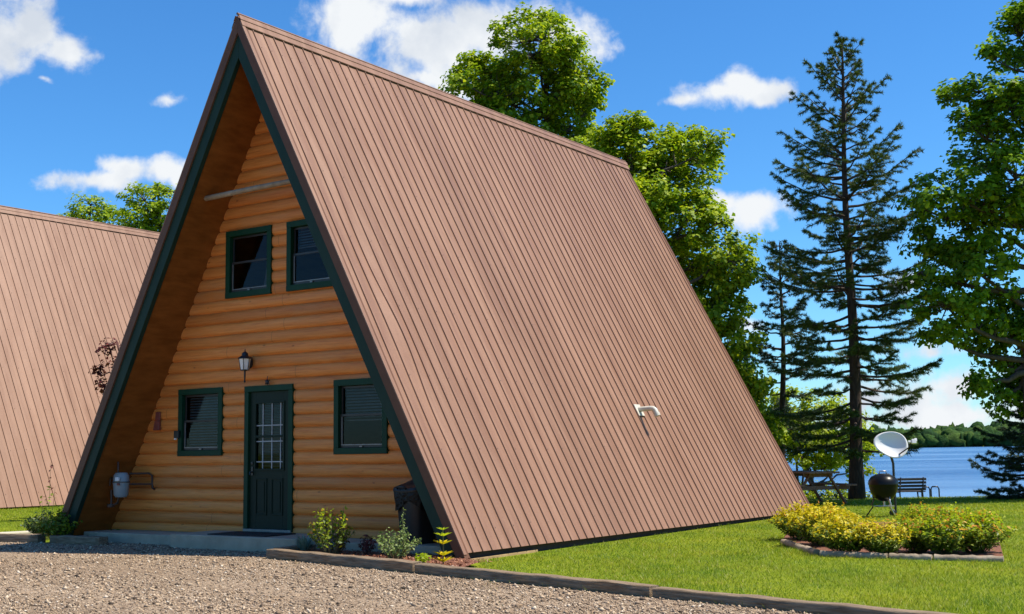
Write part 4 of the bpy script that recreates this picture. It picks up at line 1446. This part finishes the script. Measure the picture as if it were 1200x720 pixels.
for x, yy in ((-.17, 0), (.17, .18)):
    b = MB(); b.tube([(x - .12, yy, -.5), (x - .12, yy, .50), (x - .08, yy, .57), (x + .08, yy, .57), (x + .12, yy, .50), (x + .12, yy, -.9)], .022, 8); b.build('rail', 'blackmetal', ld, smooth=True)
b = MB()
for z in (-.1, -.3, -.5, .12):
    b.box((0, .1, z), (.5, .1, .03))
b.build('rung', 'blackmetal', ld)
tag(ld, 'pair of dark looped rails of a ladder at the end of the dock', 'ladder')
p = shore(1108, 36.8)
b = MB(); b.bx(-.22, .2, -.2, .2, 0, .16); b.bx(-.26, .24, -.24, .24, .161, .19)
o = b.build('dock_box', 'dockwood', bevel=.01); o.location = (p[0], p[1], DKZ); o.rotation_euler.z = va
tag(o, 'small dark box on the dock right of the ladder rails', 'box')
for i, (u, D, s, lab) in enumerate(((972, 33.2, .28, 'flat grey rock on the bank, left of the pine trunk'), (987, 33.0, .33, 'larger grey rock nearest the pine trunk on the bank'), (958, 33.6, .22, 'small grey rock behind the picnic table'), (1000, 34.0, .25, 'grey rock half hidden behind the pine trunk'))):
    bm = bmesh.new(); bmesh.ops.create_icosphere(bm, subdivisions=3, radius=s)
    for v in bm.verts:
        v.co *= 1 + .16 * math.sin(v.co.x * 9 + i * 2 + v.co.y * 7) * math.cos(v.co.z * 8 + i); v.co.z *= .5; v.co.x *= 1.4
    me = bpy.data.meshes.new('shore_rock'); bm.to_mesh(me); bm.free(); me.materials.append(MT['rock'])
    for pl in me.polygons: pl.use_smooth = True
    o = link(bpy.data.objects.new('shore_rock', me)); p = shore(u, D); o.location = (p[0], p[1], float(ground_z(*p)) + s * .3)
    tag(o, lab, 'rock', 'rocks on the bank')

# ------------------------------------------------------------------ trees
def broadleaf(name, base_u, D, lobes, label, cat='tree', group=None, leaf='maple', lsize=.135, clump_r=.31, per=66, dens=1.55, trunk_r=.2, seed=1, barkm='bark', extra_depth=1.0, limb_from=.25, multi=0, hollow=.35):
    rg = np.random.default_rng(seed)
    p = shore(base_u, D)
    base = np.array([p[0], p[1], float(ground_z(*p)) - .05])
    root = empty(name, base)
    cl = []; lobc = []
    for (u, v, ru, rv) in lobes:
        dd = rg.uniform(-.9, .9) * extra_depth
        c = at(u, v, D + dd) - base
        a, bb = ru * D / FPX, rv * D / FPX
        lobc.append((c, a, bb))
        vol = 4.19 * a * bb * (a + bb) / 2
        n = max(6, int(dens * 2.6 * (vol / (clump_r ** 3 * 4.19)) ** .72))
        d = unit(rg.normal(size=(n, 3)))
        r_ = (hollow + (1 - hollow) * rg.random(n) ** .6)[:, None] * np.where(rg.random(n) < .16, 1.22, 1.0)[:, None]
        q = d * r_
        dep = (a + bb) / 2 * extra_depth
        off = q[:, :1] * a * RT + q[:, 1:2] * bb * np.array([0, 0, 1.0]) + q[:, 2:3] * dep * FW
        cl.append(c + off)
    clumps = np.vstack(cl)
    # limbs
    mb = MB()
    topc = max(lobc, key=lambda t: t[0][2])
    htop = topc[0][2] + topc[2] * .5
    cen = np.mean([c for c, _, _ in lobc], 0)
    nseg = 9
    ts = np.linspace(0, 1, nseg)
    tp_ = []
    for t in ts:
        x = np.array([0, 0, 0.0]) * (1 - t) + np.array([topc[0][0], topc[0][1], 0]) * t ** 1.6
        tp_.append(np.array([x[0] + .12 * math.sin(t * 7 + seed), x[1] + .12 * math.cos(t * 5 + seed), htop * t]))
    mb.tube(tp_, [trunk_r * (1 - .88 * t) * (1.25 if i == 0 else 1) + .012 for i, t in enumerate(ts)], 9)
    skel = [np.array(tp_[i]) for i in range(3, nseg)]
    for (c, a, bb) in lobc:
        t0 = np.clip((c[2] - max(a, bb) * 1.0) / htop, limb_from, .85)
        j = t0 * (nseg - 1); i0 = int(j)
        st = tp_[i0] * (1 - (j - i0)) + tp_[min(i0 + 1, nseg - 1)] * (j - i0)
        mid = st * .45 + c * .55 + np.array([0, 0, -.12 * np.linalg.norm(c - st)])
        ss = np.linspace(0, 1, 6)
        P = [(1 - s) ** 2 * st + 2 * s * (1 - s) * mid + s * s * c + rg.normal(0, .04, 3) * (0 < s < 1) for s in ss]
        r0 = trunk_r * (1 - .8 * t0) * .5
        mb.tube(P, [r0 * (1 - .75 * s) + .008 for s in ss], 6)
        skel += P[2:]
    for k in range(multi):
        a = rg.uniform(0, 6.28)
        c = lobc[k % len(lobc)][0]
        mb.tube([(rg.normal(0, .1), rg.normal(0, .1), 0), c * .4 + np.array([math.cos(a), math.sin(a), 0]) * .3, c], [trunk_r * .7, trunk_r * .45, .015], 6)
    skel = np.array(skel)
    for c in clumps:
        d2 = np.linalg.norm(skel - c, axis=1) + .5 * np.maximum(0, skel[:, 2] - c[2])
        s = skel[int(np.argmin(d2))]
        m = s * .5 + c * .5 + np.array([0, 0, -.08 * np.linalg.norm(c - s)]) + rg.normal(0, .05, 3)
        mb.tube([s, m, c + rg.normal(0, .03, 3)], [.020, .013, .005], 4, cap=False)
    mb.build('trunk', barkm, root, fix=False, smooth=True)
    # leaves
    nC = len(clumps)
    k = np.maximum(8, (per * rg.uniform(.55, 1.45, nC)).astype(int))
    idx = np.repeat(np.arange(nC), k)
    n = len(idx)
    csz = clump_r * rg.uniform(.65, 1.3, nC)
    g = unit(rg.normal(size=(n, 3))) * (rg.random(n) ** .45)[:, None]
    g *= np.array([1, 1, .72])
    pos = clumps[idx] + g * csz[idx][:, None]
    outw = unit(clumps - cen)[idx]
    nr = unit(g) * .55 + outw * .35 + np.array([0, 0, .75]) + rg.normal(0, .38, (n, 3))
    sz = lsize * rg.uniform(.6, 1.25, n)
    V, F = leaves(pos, nr, sz, .82, .16)
    np_mesh('crown', V, F, leaf, root)
    tag(root, label, cat, group)
    return root


broadleaf('maple_tree', 628, 35, [(625, 48, 48, 38), (570, 95, 42, 34), (668, 85, 38, 44), (620, 110, 70, 42), (545, 98, 24, 16), (575, 150, 50, 36), (676, 140, 34, 40), (620, 185, 70, 45), (690, 190, 30, 30), (590, 250, 80, 60), (660, 260, 60, 60), (640, 20, 18, 14)],
          'tall leafy maple rising behind the cabin ridge before the big cloud', leaf='maple', seed=3, trunk_r=.24)
broadleaf('maple_tree', 775, 32, [(795, 190, 48, 46), (745, 170, 40, 32), (716, 172, 28, 28), (738, 152, 28, 18), (826, 172, 20, 18), (750, 235, 55, 48), (805, 255, 52, 44), (842, 262, 18, 16), (852, 305, 38, 34), (800, 320, 60, 44), (770, 210, 40, 40), (835, 365, 46, 34), (850, 412, 36, 30), (870, 445, 34, 26), (870, 300, 20, 14), (800, 400, 60, 60), (870, 480, 34, 34), (893, 505, 24, 26)],
          'broad sunlit maple behind the back end of the cabin roof', leaf='maple', seed=4, trunk_r=.24)
broadleaf('maple_tree', 106, 47, [(105, 248, 26, 16), (88, 258, 18, 12), (125, 256, 22, 14), (105, 285, 50, 26)], 'small maple top showing above the neighbouring ridge, left of the other', leaf='maple', seed=6, trunk_r=.2, per=40)
broadleaf('maple_tree', 188, 44, [(170, 236, 24, 22), (160, 256, 24, 18), (205, 225, 18, 16), (188, 262, 30, 22), (180, 222, 12, 10), (190, 300, 50, 40)], 'maple top right above the end of the neighbouring ridge, beside the big cabin roof', leaf='maple', seed=8, trunk_r=.2, per=40)
broadleaf('shade_tree', 1216, 28.5, [(1195, 45, 30, 40), (1165, 70, 22, 22), (1150, 108, 38, 20), (1120, 112, 16, 12), (1140, 150, 30, 22), (1185, 130, 45, 45), (1150, 185, 34, 26), (1190, 210, 46, 46), (1110, 225, 38, 30), (1080, 245, 24, 18), (1160, 255, 48, 36), (1095, 285, 36, 28), (1140, 310, 50, 38), (1078, 318, 20, 18), (1110, 360, 44, 28), (1165, 370, 50, 42), (1108, 398, 28, 14), (1165, 418, 30, 20), (1195, 440, 28, 24), (1180, 468, 30, 22), (1150, 448, 18, 10), (1255, 120, 60, 70), (1260, 250, 70, 70), (1250, 380, 70, 60), (1235, 10, 50, 50)],
          'large dark leafy tree at the right edge, its branches reaching over the lake view', leaf='mapledark', seed=9, trunk_r=.2, lsize=.14, clump_r=.30, per=56, dens=1.4)
broadleaf('lakeside_tree', 952, 35.5, [(930, 492, 36, 26), (968, 500, 38, 26), (945, 518, 40, 22), (908, 520, 30, 26), (985, 528, 32, 22), (1008, 505, 18, 20), (920, 470, 22, 16), (965, 478, 26, 14), (898, 488, 26, 24), (880, 505, 24, 22), (940, 470, 30, 18), (945, 538, 34, 12), (975, 545, 26, 12), (1000, 548, 18, 10), (1015, 530, 14, 12), (990, 490, 20, 16)],
          'low yellow-green multi-stemmed tree by the water behind the picnic table', leaf='limeleaf', seed=12, trunk_r=.09, lsize=.12, clump_r=.3, per=46, dens=1.15, multi=4, limb_from=.1)
for i, (u, v, w, lab) in enumerate(((962, 556, 15, 'dark bank bush directly above the picnic table'), (983, 553, 16, 'dark bank bush just left of the pine trunk'), (938, 556, 15, 'dark bank bush at the cabin roof edge, left of the picnic table top'), (999, 553, 16, 'dark bank bush directly behind the pine trunk'))):
    pz = shore(u, 34.5)
    shrub('bank_bush', (pz[0], pz[1], float(ground_z(*pz))), .62, 1.15, 70, 15, .09, .6, ('darkleaf', 'limeleaf'), lab, 'bush', 'bushes on the bank', seed=70 + i)


def conifer(name, base_u, D, top_u, top_v, label, prof, h0=.1, spacing=.36, per_whorl=5, needle='needle', trunk_r=.17, seed=1, droop=.12, upsweep=.5, nl=.10, nw=.015, dens=1.0, base_lat=0, gap=0):
    rg = np.random.default_rng(seed)
    p = shore(base_u, D)
    base = np.array([p[0], p[1], float(ground_z(*p)) - .05])
    top = at(top_u, top_v, D) - base
    Ht = top[2]
    root = empty(name, base)
    ts = np.linspace(0, 1, 12)
    tr = MB()
    tp_ = [np.array([top[0] * t + .04 * math.sin(t * 9 + seed), top[1] * t, Ht * t]) for t in ts]
    tr.tube(tp_, [trunk_r * (1 - .93 * t) * (1.3 if i == 0 else 1) + .008 for i, t in enumerate(ts)], 10)
    tr.build('trunk', 'pinebark', root, smooth=True, fix=False)
    br = MB()
    NP = []; ND = []; NS = []

    def needles(P0, P1, count, ln):
        t = rg.random(count)[:, None]
        c = P0 * (1 - t) + P1 * t
        ax = unit(P1 - P0)
        d = rg.normal(size=(count, 3)); d = unit(d - ax * (d @ ax)[:, None])
        d = unit(d + ax * rg.uniform(.35, 1.1, (count, 1)) + np.array([0, 0, .15]))
        NP.append(c); ND.append(d); NS.append(ln * rg.uniform(.7, 1.2, count))

    z = h0 * Ht
    while z < Ht * .985:
        f = z / Ht
        Lm = np.interp(f, [q[0] for q in prof], [q[1] for q in prof])
        k = per_whorl if f < .9 else 4
        a0 = rg.uniform(0, 6.28)
        for i in range(k):
            if rg.random() < gap: continue
            a = a0 + 6.283 * i / k + rg.normal(0, .3)
            Lb = Lm * rg.uniform(.55, 1.12)
            zz = z + rg.uniform(-.5, .5) * spacing
            if zz > Ht * .98: continue
            tt = zz / Ht
            st = np.array([top[0] * tt, top[1] * tt, zz])
            hd = np.array([math.cos(a), math.sin(a), 0])
            slope = np.interp(f, [0, .35, .7, 1], [-droop, .02, .35, 1.0]) + rg.normal(0, .08)
            m = 7
            P = []
            for j in range(m + 1):
                s = j / m
                P.append(st + hd * Lb * s + np.array([0, 0, Lb * (slope * s - droop * .7 * s * (1 - s) * 2 + upsweep * .16 * s ** 3)]) + rg.normal(0, .012, 3) * (j > 0))
            P = np.array(P)
            r0 = min(.035, .012 + .012 * Lb)
            br.tube(P, [r0 * (1 - .85 * j / m) + .002 for j in range(m + 1)], 5, cap=False)
            side = np.cross(hd, [0, 0, 1])
            ntw = max(4, int(Lb / .115))
            for q in range(ntw):
                s = .28 + .72 * (q + rg.random()) / ntw
                jj = min(m - 1, int(s * m)); fr = s * m - jj
                o = P[jj] * (1 - fr) + P[jj + 1] * fr
                sg = 1 if q % 2 else -1
                tl = (.12 + .36 * Lb * (1.05 - s) * (s > .0)) * rg.uniform(.6, 1.15)
                tl = min(tl, .6)
                d = unit(hd * rg.uniform(.5, 1.0) + side * sg * rg.uniform(.45, 1.0) + np.array([0, 0, rg.normal(-.05, .18)]))
                e = o + d * tl
                if tl > .2:
                    br.tube([o, (o + e) / 2 + np.array([0, 0, .02]), e], [.006, .004, .002], 3, cap=False)
                cnt = int(dens * (30 + tl * 210))
                needles(o + d * tl * .12, e, cnt, nl)
            needles(P[-2], P[-1] + hd * .05, int(dens * 70), nl)
        z += spacing * np.interp(f, [0, .8, 1], [1, .8, .45])
    needles(np.array([top[0], top[1], Ht - .45]), np.array([top[0], top[1], Ht + .03]), int(90 * dens), nl * .9)
    br.build('branches', 'pinebark', root, fix=False)
    c = np.vstack(NP); d = np.vstack(ND); s = np.concatenate(NS)
    n = len(c)
    t = unit(rg.normal(size=(n, 3)))
    b_ = unit(np.cross(d, t))
    V = np.empty((n, 3, 3)); w = nw
    V[:, 0] = c - b_ * w / 2; V[:, 1] = c + b_ * w / 2; V[:, 2] = c + d * s[:, None]
    np_mesh('needles', V.reshape(-1, 3), np.arange(n * 3).reshape(n, 3), needle, root)
    tag(root, label, 'tree', None)
    return root


conifer('pine_tree', 1005, 30.5, 985, 47, 'tall dark pine with a bare trunk standing by the lake behind the grill',
        [(0, 1.3), (.12, 1.85), (.3, 2.05), (.45, 2.15), (.6, 2.0), (.72, 1.75), (.82, 1.2), (.92, .62), (1, .12)], h0=.125, spacing=.36, per_whorl=5, seed=5, trunk_r=.17, droop=.18, dens=1.0, gap=.1, nw=.016)
conifer('spruce_tree', 917, 33.5, 915, 284, 'slender dark spruce with thin bare lower branches between cabin roof and pine',
        [(0, .8), (.3, 1.2), (.55, 1.25), (.8, .75), (1, .1)], h0=.3, spacing=.36, per_whorl=5, needle='sprucen', seed=15, trunk_r=.12, droop=.18, dens=.9, gap=.2, nw=.017)
conifer('spruce_tree', 1222, 29.5, 1225, 330, 'low dense spruce with sweeping boughs at the right lake edge under the leafy tree',
        [(0, 1.6), (.1, 1.75), (.4, 1.2), (.7, .7), (1, .1)], h0=.035, spacing=.24, per_whorl=7, needle='sprucen', seed=16, trunk_r=.12, droop=.16, upsweep=.9, dens=1.25, nl=.085)
conifer('spruce_tree', 868, 39, 866, 400, 'short dark spruce tucked against the roof edge behind the sunlit maple',
        [(0, 1.3), (.2, 1.5), (.6, .9), (1, .1)], h0=.08, spacing=.3, per_whorl=6, needle='sprucen', seed=18, trunk_r=.1, droop=.15, dens=1.0, nl=.11, nw=.02)
# little red-leafed tree between the cabins
broadleaf('red_maple', 172, 24, [(126, 405, 10, 12), (116, 432, 10, 8), (122, 452, 7, 9), (138, 425, 10, 12), (160, 420, 18, 26), (175, 460, 24, 30)], 'small dark red leafed tree behind the left roof edge, before the neighbouring cabin', leaf='redleaf', seed=20, trunk_r=.05, lsize=.085, clump_r=.16, per=14, dens=.7, barkm='redstem', extra_depth=.5)


# far wood across the lake: reads as one mass
def build_far_wood():
    bm = bmesh.new(); bmesh.ops.create_icosphere(bm, subdivisions=2, radius=1)
    iv = np.array([v.co[:] for v in bm.verts]); fi = np.array([[v.index for v in f.verts] for f in bm.faces]); bm.free()
    rg = np.random.default_rng(77)
    Vs = []; Fs = []; nb = 0
    for row, s0 in enumerate((772, 785, 800, 820, 845)):
        r = -260
        while r < 620:
            rad = rg.uniform(3.6, 6.4)
            r += rad * rg.uniform(.85, 1.3)
            hgt = rg.uniform(7.0, 9.6) + row * .7 + 1.4 * math.sin(r * .021) + .8 * math.sin(r * .07 + row)
            s = s0 + rg.uniform(-5, 5)
            c = CAM[:2] + FH * s + RH * r
            gz = float(ground_z(*c))
            v = iv * (1 + .22 * rg.normal(size=(len(iv), 1)) * .8)
            conif = rg.random() < .07
            if conif:
                tz = (v[:, 2:3] + 1) / 2
                v = v * np.array([.55, .55, 1]) * np.concatenate([1.3 - tz, 1.3 - tz, np.ones_like(tz) * 1.15], 1)
            v = v * np.array([rad, rad, hgt * .56]) + np.array([c[0], c[1], gz + hgt * .48])
            Vs.append(v); Fs.append(fi + nb); nb += len(v)
    o = np_mesh('far_wood', np.vstack(Vs), np.vstack(Fs), 'farwood')
    tag(o, kind='stuff')


build_far_wood()

# ------------------------------------------------------------------ light, sky, camera
SUN_EL, SUN_AZ = 60.0, 26.0          # azimuth measured from +x towards +y
sd_ = Vector((math.cos(R(SUN_EL)) * math.cos(R(SUN_AZ)), math.cos(R(SUN_EL)) * math.sin(R(SUN_AZ)), math.sin(R(SUN_EL))))
sun = bpy.data.lights.new('sun', 'SUN')
sun.energy = 5.0; sun.angle = R(.5); sun.color = (1, .925, .79)
so = bpy.data.objects.new('sun', sun); so.rotation_euler = sd_.to_track_quat('Z', 'Y').to_euler(); link(so)

wd = bpy.data.worlds.new('World'); SC.world = wd; wd.use_nodes = True
nt = wd.node_tree; nt.nodes.clear()
out = nt.nodes.new('ShaderNodeOutputWorld')
bg = N(nt, 'ShaderNodeBackground', Strength=.098)
sky = nt.nodes.new('ShaderNodeTexSky'); sky.sky_type = 'NISHITA'; sky.sun_disc = False
sky.sun_elevation = R(SUN_EL); sky.sun_rotation = R(90 - SUN_AZ); sky.altitude = 300; sky.air_density = 1.0; sky.dust_density = .3; sky.ozone_density = 3.0
hs = N(nt, 'ShaderNodeHueSaturation', Saturation=1.18, Value=1.0); hs.inputs['Hue'].default_value = .497
nt.links.new(sky.outputs[0], hs.inputs['Color'])
sk = N(nt, 'ShaderNodeMix', _data_type='RGBA', _blend_type='MULTIPLY'); sk.inputs['Factor'].default_value = 1; sk.inputs['B'].default_value = (.60, .97, 1.24, 1); nt.links.new(hs.outputs[0], sk.inputs['A'])
tc = N(nt, 'ShaderNodeTexCoord')
DIR = tc.outputs['Generated']
# clouds stand at fixed directions of the sky: (u, v, half width, half height)
CLOUDS = [(30, 25, 62, 46), (80, 55, 48, 32), (-20, 40, 70, 60), (52, 88, 18, 11, .7), (200, 119, 40, 16, .62), (118, 217, 66, 18, 1.05), (150, 203, 44, 26, 1.1), (185, 205, 40, 24, 1.1), (205, 212, 34, 26),
          (430, 28, 80, 44, 1.05), (500, 60, 95, 60, 1.05), (590, 30, 90, 48), (660, 45, 62, 40), (500, 95, 30, 18), (470, 0, 60, 22), (560, 110, 60, 40),
          (845, 110, 76, 24), (860, 100, 44, 24), (905, 112, 40, 18), (800, 118, 34, 12), (880, 238, 50, 26, 1.1), (850, 236, 32, 24),
          (1110, 455, 120, 46, .9), (1120, 492, 190, 36, 1.0), (1065, 330, 44, 24, .7), (1090, 412, 90, 26, .75), (880, 380, 44, 26, .7), (1020, 470, 80, 34, .6),
          (-260, 180, 140, 60), (-420, 420, 220, 60), (1420, 120, 120, 50), (1500, 380, 200, 60)]
dens_out = None
wn = N(nt, 'ShaderNodeTexNoise', Scale=9, Detail=4, Roughness=.6); nt.links.new(DIR, wn.inputs['Vector'])
wsub = N(nt, 'ShaderNodeVectorMath', _operation='SUBTRACT'); nt.links.new(wn.outputs['Color'], wsub.inputs[0]); wsub.inputs[1].default_value = (.5, .5, .5)
wsc = N(nt, 'ShaderNodeVectorMath', _operation='SCALE'); nt.links.new(wsub.outputs[0], wsc.inputs[0]); wsc.inputs['Scale'].default_value = .035
wadd = N(nt, 'ShaderNodeVectorMath', _operation='ADD'); nt.links.new(DIR, wadd.inputs[0]); nt.links.new(wsc.outputs[0], wadd.inputs[1])
DW = wadd.outputs[0]
for (u, v, ru, rv, *wt) in CLOUDS:
    c = Vector(ray(u, v)).normalized()
    ln_ = np.linalg.norm(ray(u, v))
    e1_ = c.cross(Vector((0, 0, 1))).normalized(); e2_ = e1_.cross(c)
    def dot(vec, k):
        d = N(nt, 'ShaderNodeVectorMath', _operation='DOT_PRODUCT'); nt.links.new(DW, d.inputs[0]); d.inputs[1].default_value = tuple(vec * k); return d.outputs['Value']
    x_ = dot(e1_, FPX * ln_ / ru); y_ = dot(e2_, FPX * ln_ / rv); z_ = dot(c, 1)
    cb_ = N(nt, 'ShaderNodeCombineXYZ'); nt.links.new(x_, cb_.inputs[0]); nt.links.new(y_, cb_.inputs[1])
    le = N(nt, 'ShaderNodeVectorMath', _operation='LENGTH'); nt.links.new(cb_.outputs[0], le.inputs[0])
    sb = N(nt, 'ShaderNodeMath', _operation='SUBTRACT'); sb.inputs[0].default_value = wt[0] if wt else 1.0; nt.links.new(le.outputs['Value'], sb.inputs[1])
    fr = N(nt, 'ShaderNodeMath', _operation='GREATER_THAN'); nt.links.new(z_, fr.inputs[0]); fr.inputs[1].default_value = .3
    ml = N(nt, 'ShaderNodeMath', _operation='MULTIPLY_ADD'); nt.links.new(fr.outputs[0], ml.inputs[0]); ml.inputs[1].default_value = 5; ml.inputs[2].default_value = -5
    ad = N(nt, 'ShaderNodeMath', _operation='ADD'); nt.links.new(sb.outputs[0], ad.inputs[0]); nt.links.new(ml.outputs[0], ad.inputs[1])
    if dens_out is None:
        dens_out = ad.outputs[0]
    else:
        mx = N(nt, 'ShaderNodeMath', _operation='SMOOTH_MAX'); nt.links.new(dens_out, mx.inputs[0]); nt.links.new(ad.outputs[0], mx.inputs[1]); mx.inputs[2].default_value = .18
        dens_out = mx.outputs[0]
n1 = N(nt, 'ShaderNodeTexNoise', Scale=26, Detail=10, Roughness=.58, Distortion=.15); nt.links.new(DIR, n1.inputs['Vector'])
nm = N(nt, 'ShaderNodeMath', _operation='MULTIPLY_ADD'); nt.links.new(n1.outputs['Fac'], nm.inputs[0]); nm.inputs[1].default_value = 2.6; nm.inputs[2].default_value = -1.3
cv = N(nt, 'ShaderNodeMath', _operation='ADD'); nt.links.new(dens_out, cv.inputs[0]); nt.links.new(nm.outputs[0], cv.inputs[1])
al = N(nt, 'ShaderNodeMapRange', _interpolation_type='SMOOTHSTEP'); nt.links.new(cv.outputs[0], al.inputs['Value'])
al.inputs['From Min'].default_value = .0; al.inputs['From Max'].default_value = .75
n2 = N(nt, 'ShaderNodeTexNoise', Scale=14, Detail=6, Roughness=.55); nt.links.new(DIR, n2.inputs['Vector'])
ccol = ramp(nt, n2.outputs['Fac'], [(.32, (4.4, 4.8, 5.4)), (.55, (6.0, 6.2, 6.4))])
mixc = N(nt, 'ShaderNodeMix', _data_type='RGBA'); nt.links.new(al.outputs[0], mixc.inputs['Factor'])
nt.links.new(sk.outputs['Result'], mixc.inputs['A']); nt.links.new(ccol, mixc.inputs['B'])
nt.links.new(mixc.outputs['Result'], bg.inputs['Color'])
nt.links.new(bg.outputs[0], out.inputs['Surface'])

cam = bpy.data.cameras.new('camera')
cam.sensor_width = 36; cam.lens = 36 * FPX / 1200
cam.clip_start = .1; cam.clip_end = 20000
co = bpy.data.objects.new('camera', cam); link(co)
m4 = Matrix((Vector(RT), Vector(UP), Vector(-FW))).transposed().to_4x4()
m4.translation = Vector(CAM)
co.matrix_world = m4
SC.camera = co

SC.render.engine = 'CYCLES'
SC.cycles.max_bounces = 8; SC.cycles.diffuse_bounces = 5; SC.cycles.transparent_max_bounces = 12
SC.cycles.use_denoising = True
SC.view_settings.view_transform = 'Standard'
SC.view_settings.look = 'None'
SC.view_settings.exposure = .62
SC.view_settings.gamma = 1
SC.view_settings.use_curve_mapping = False
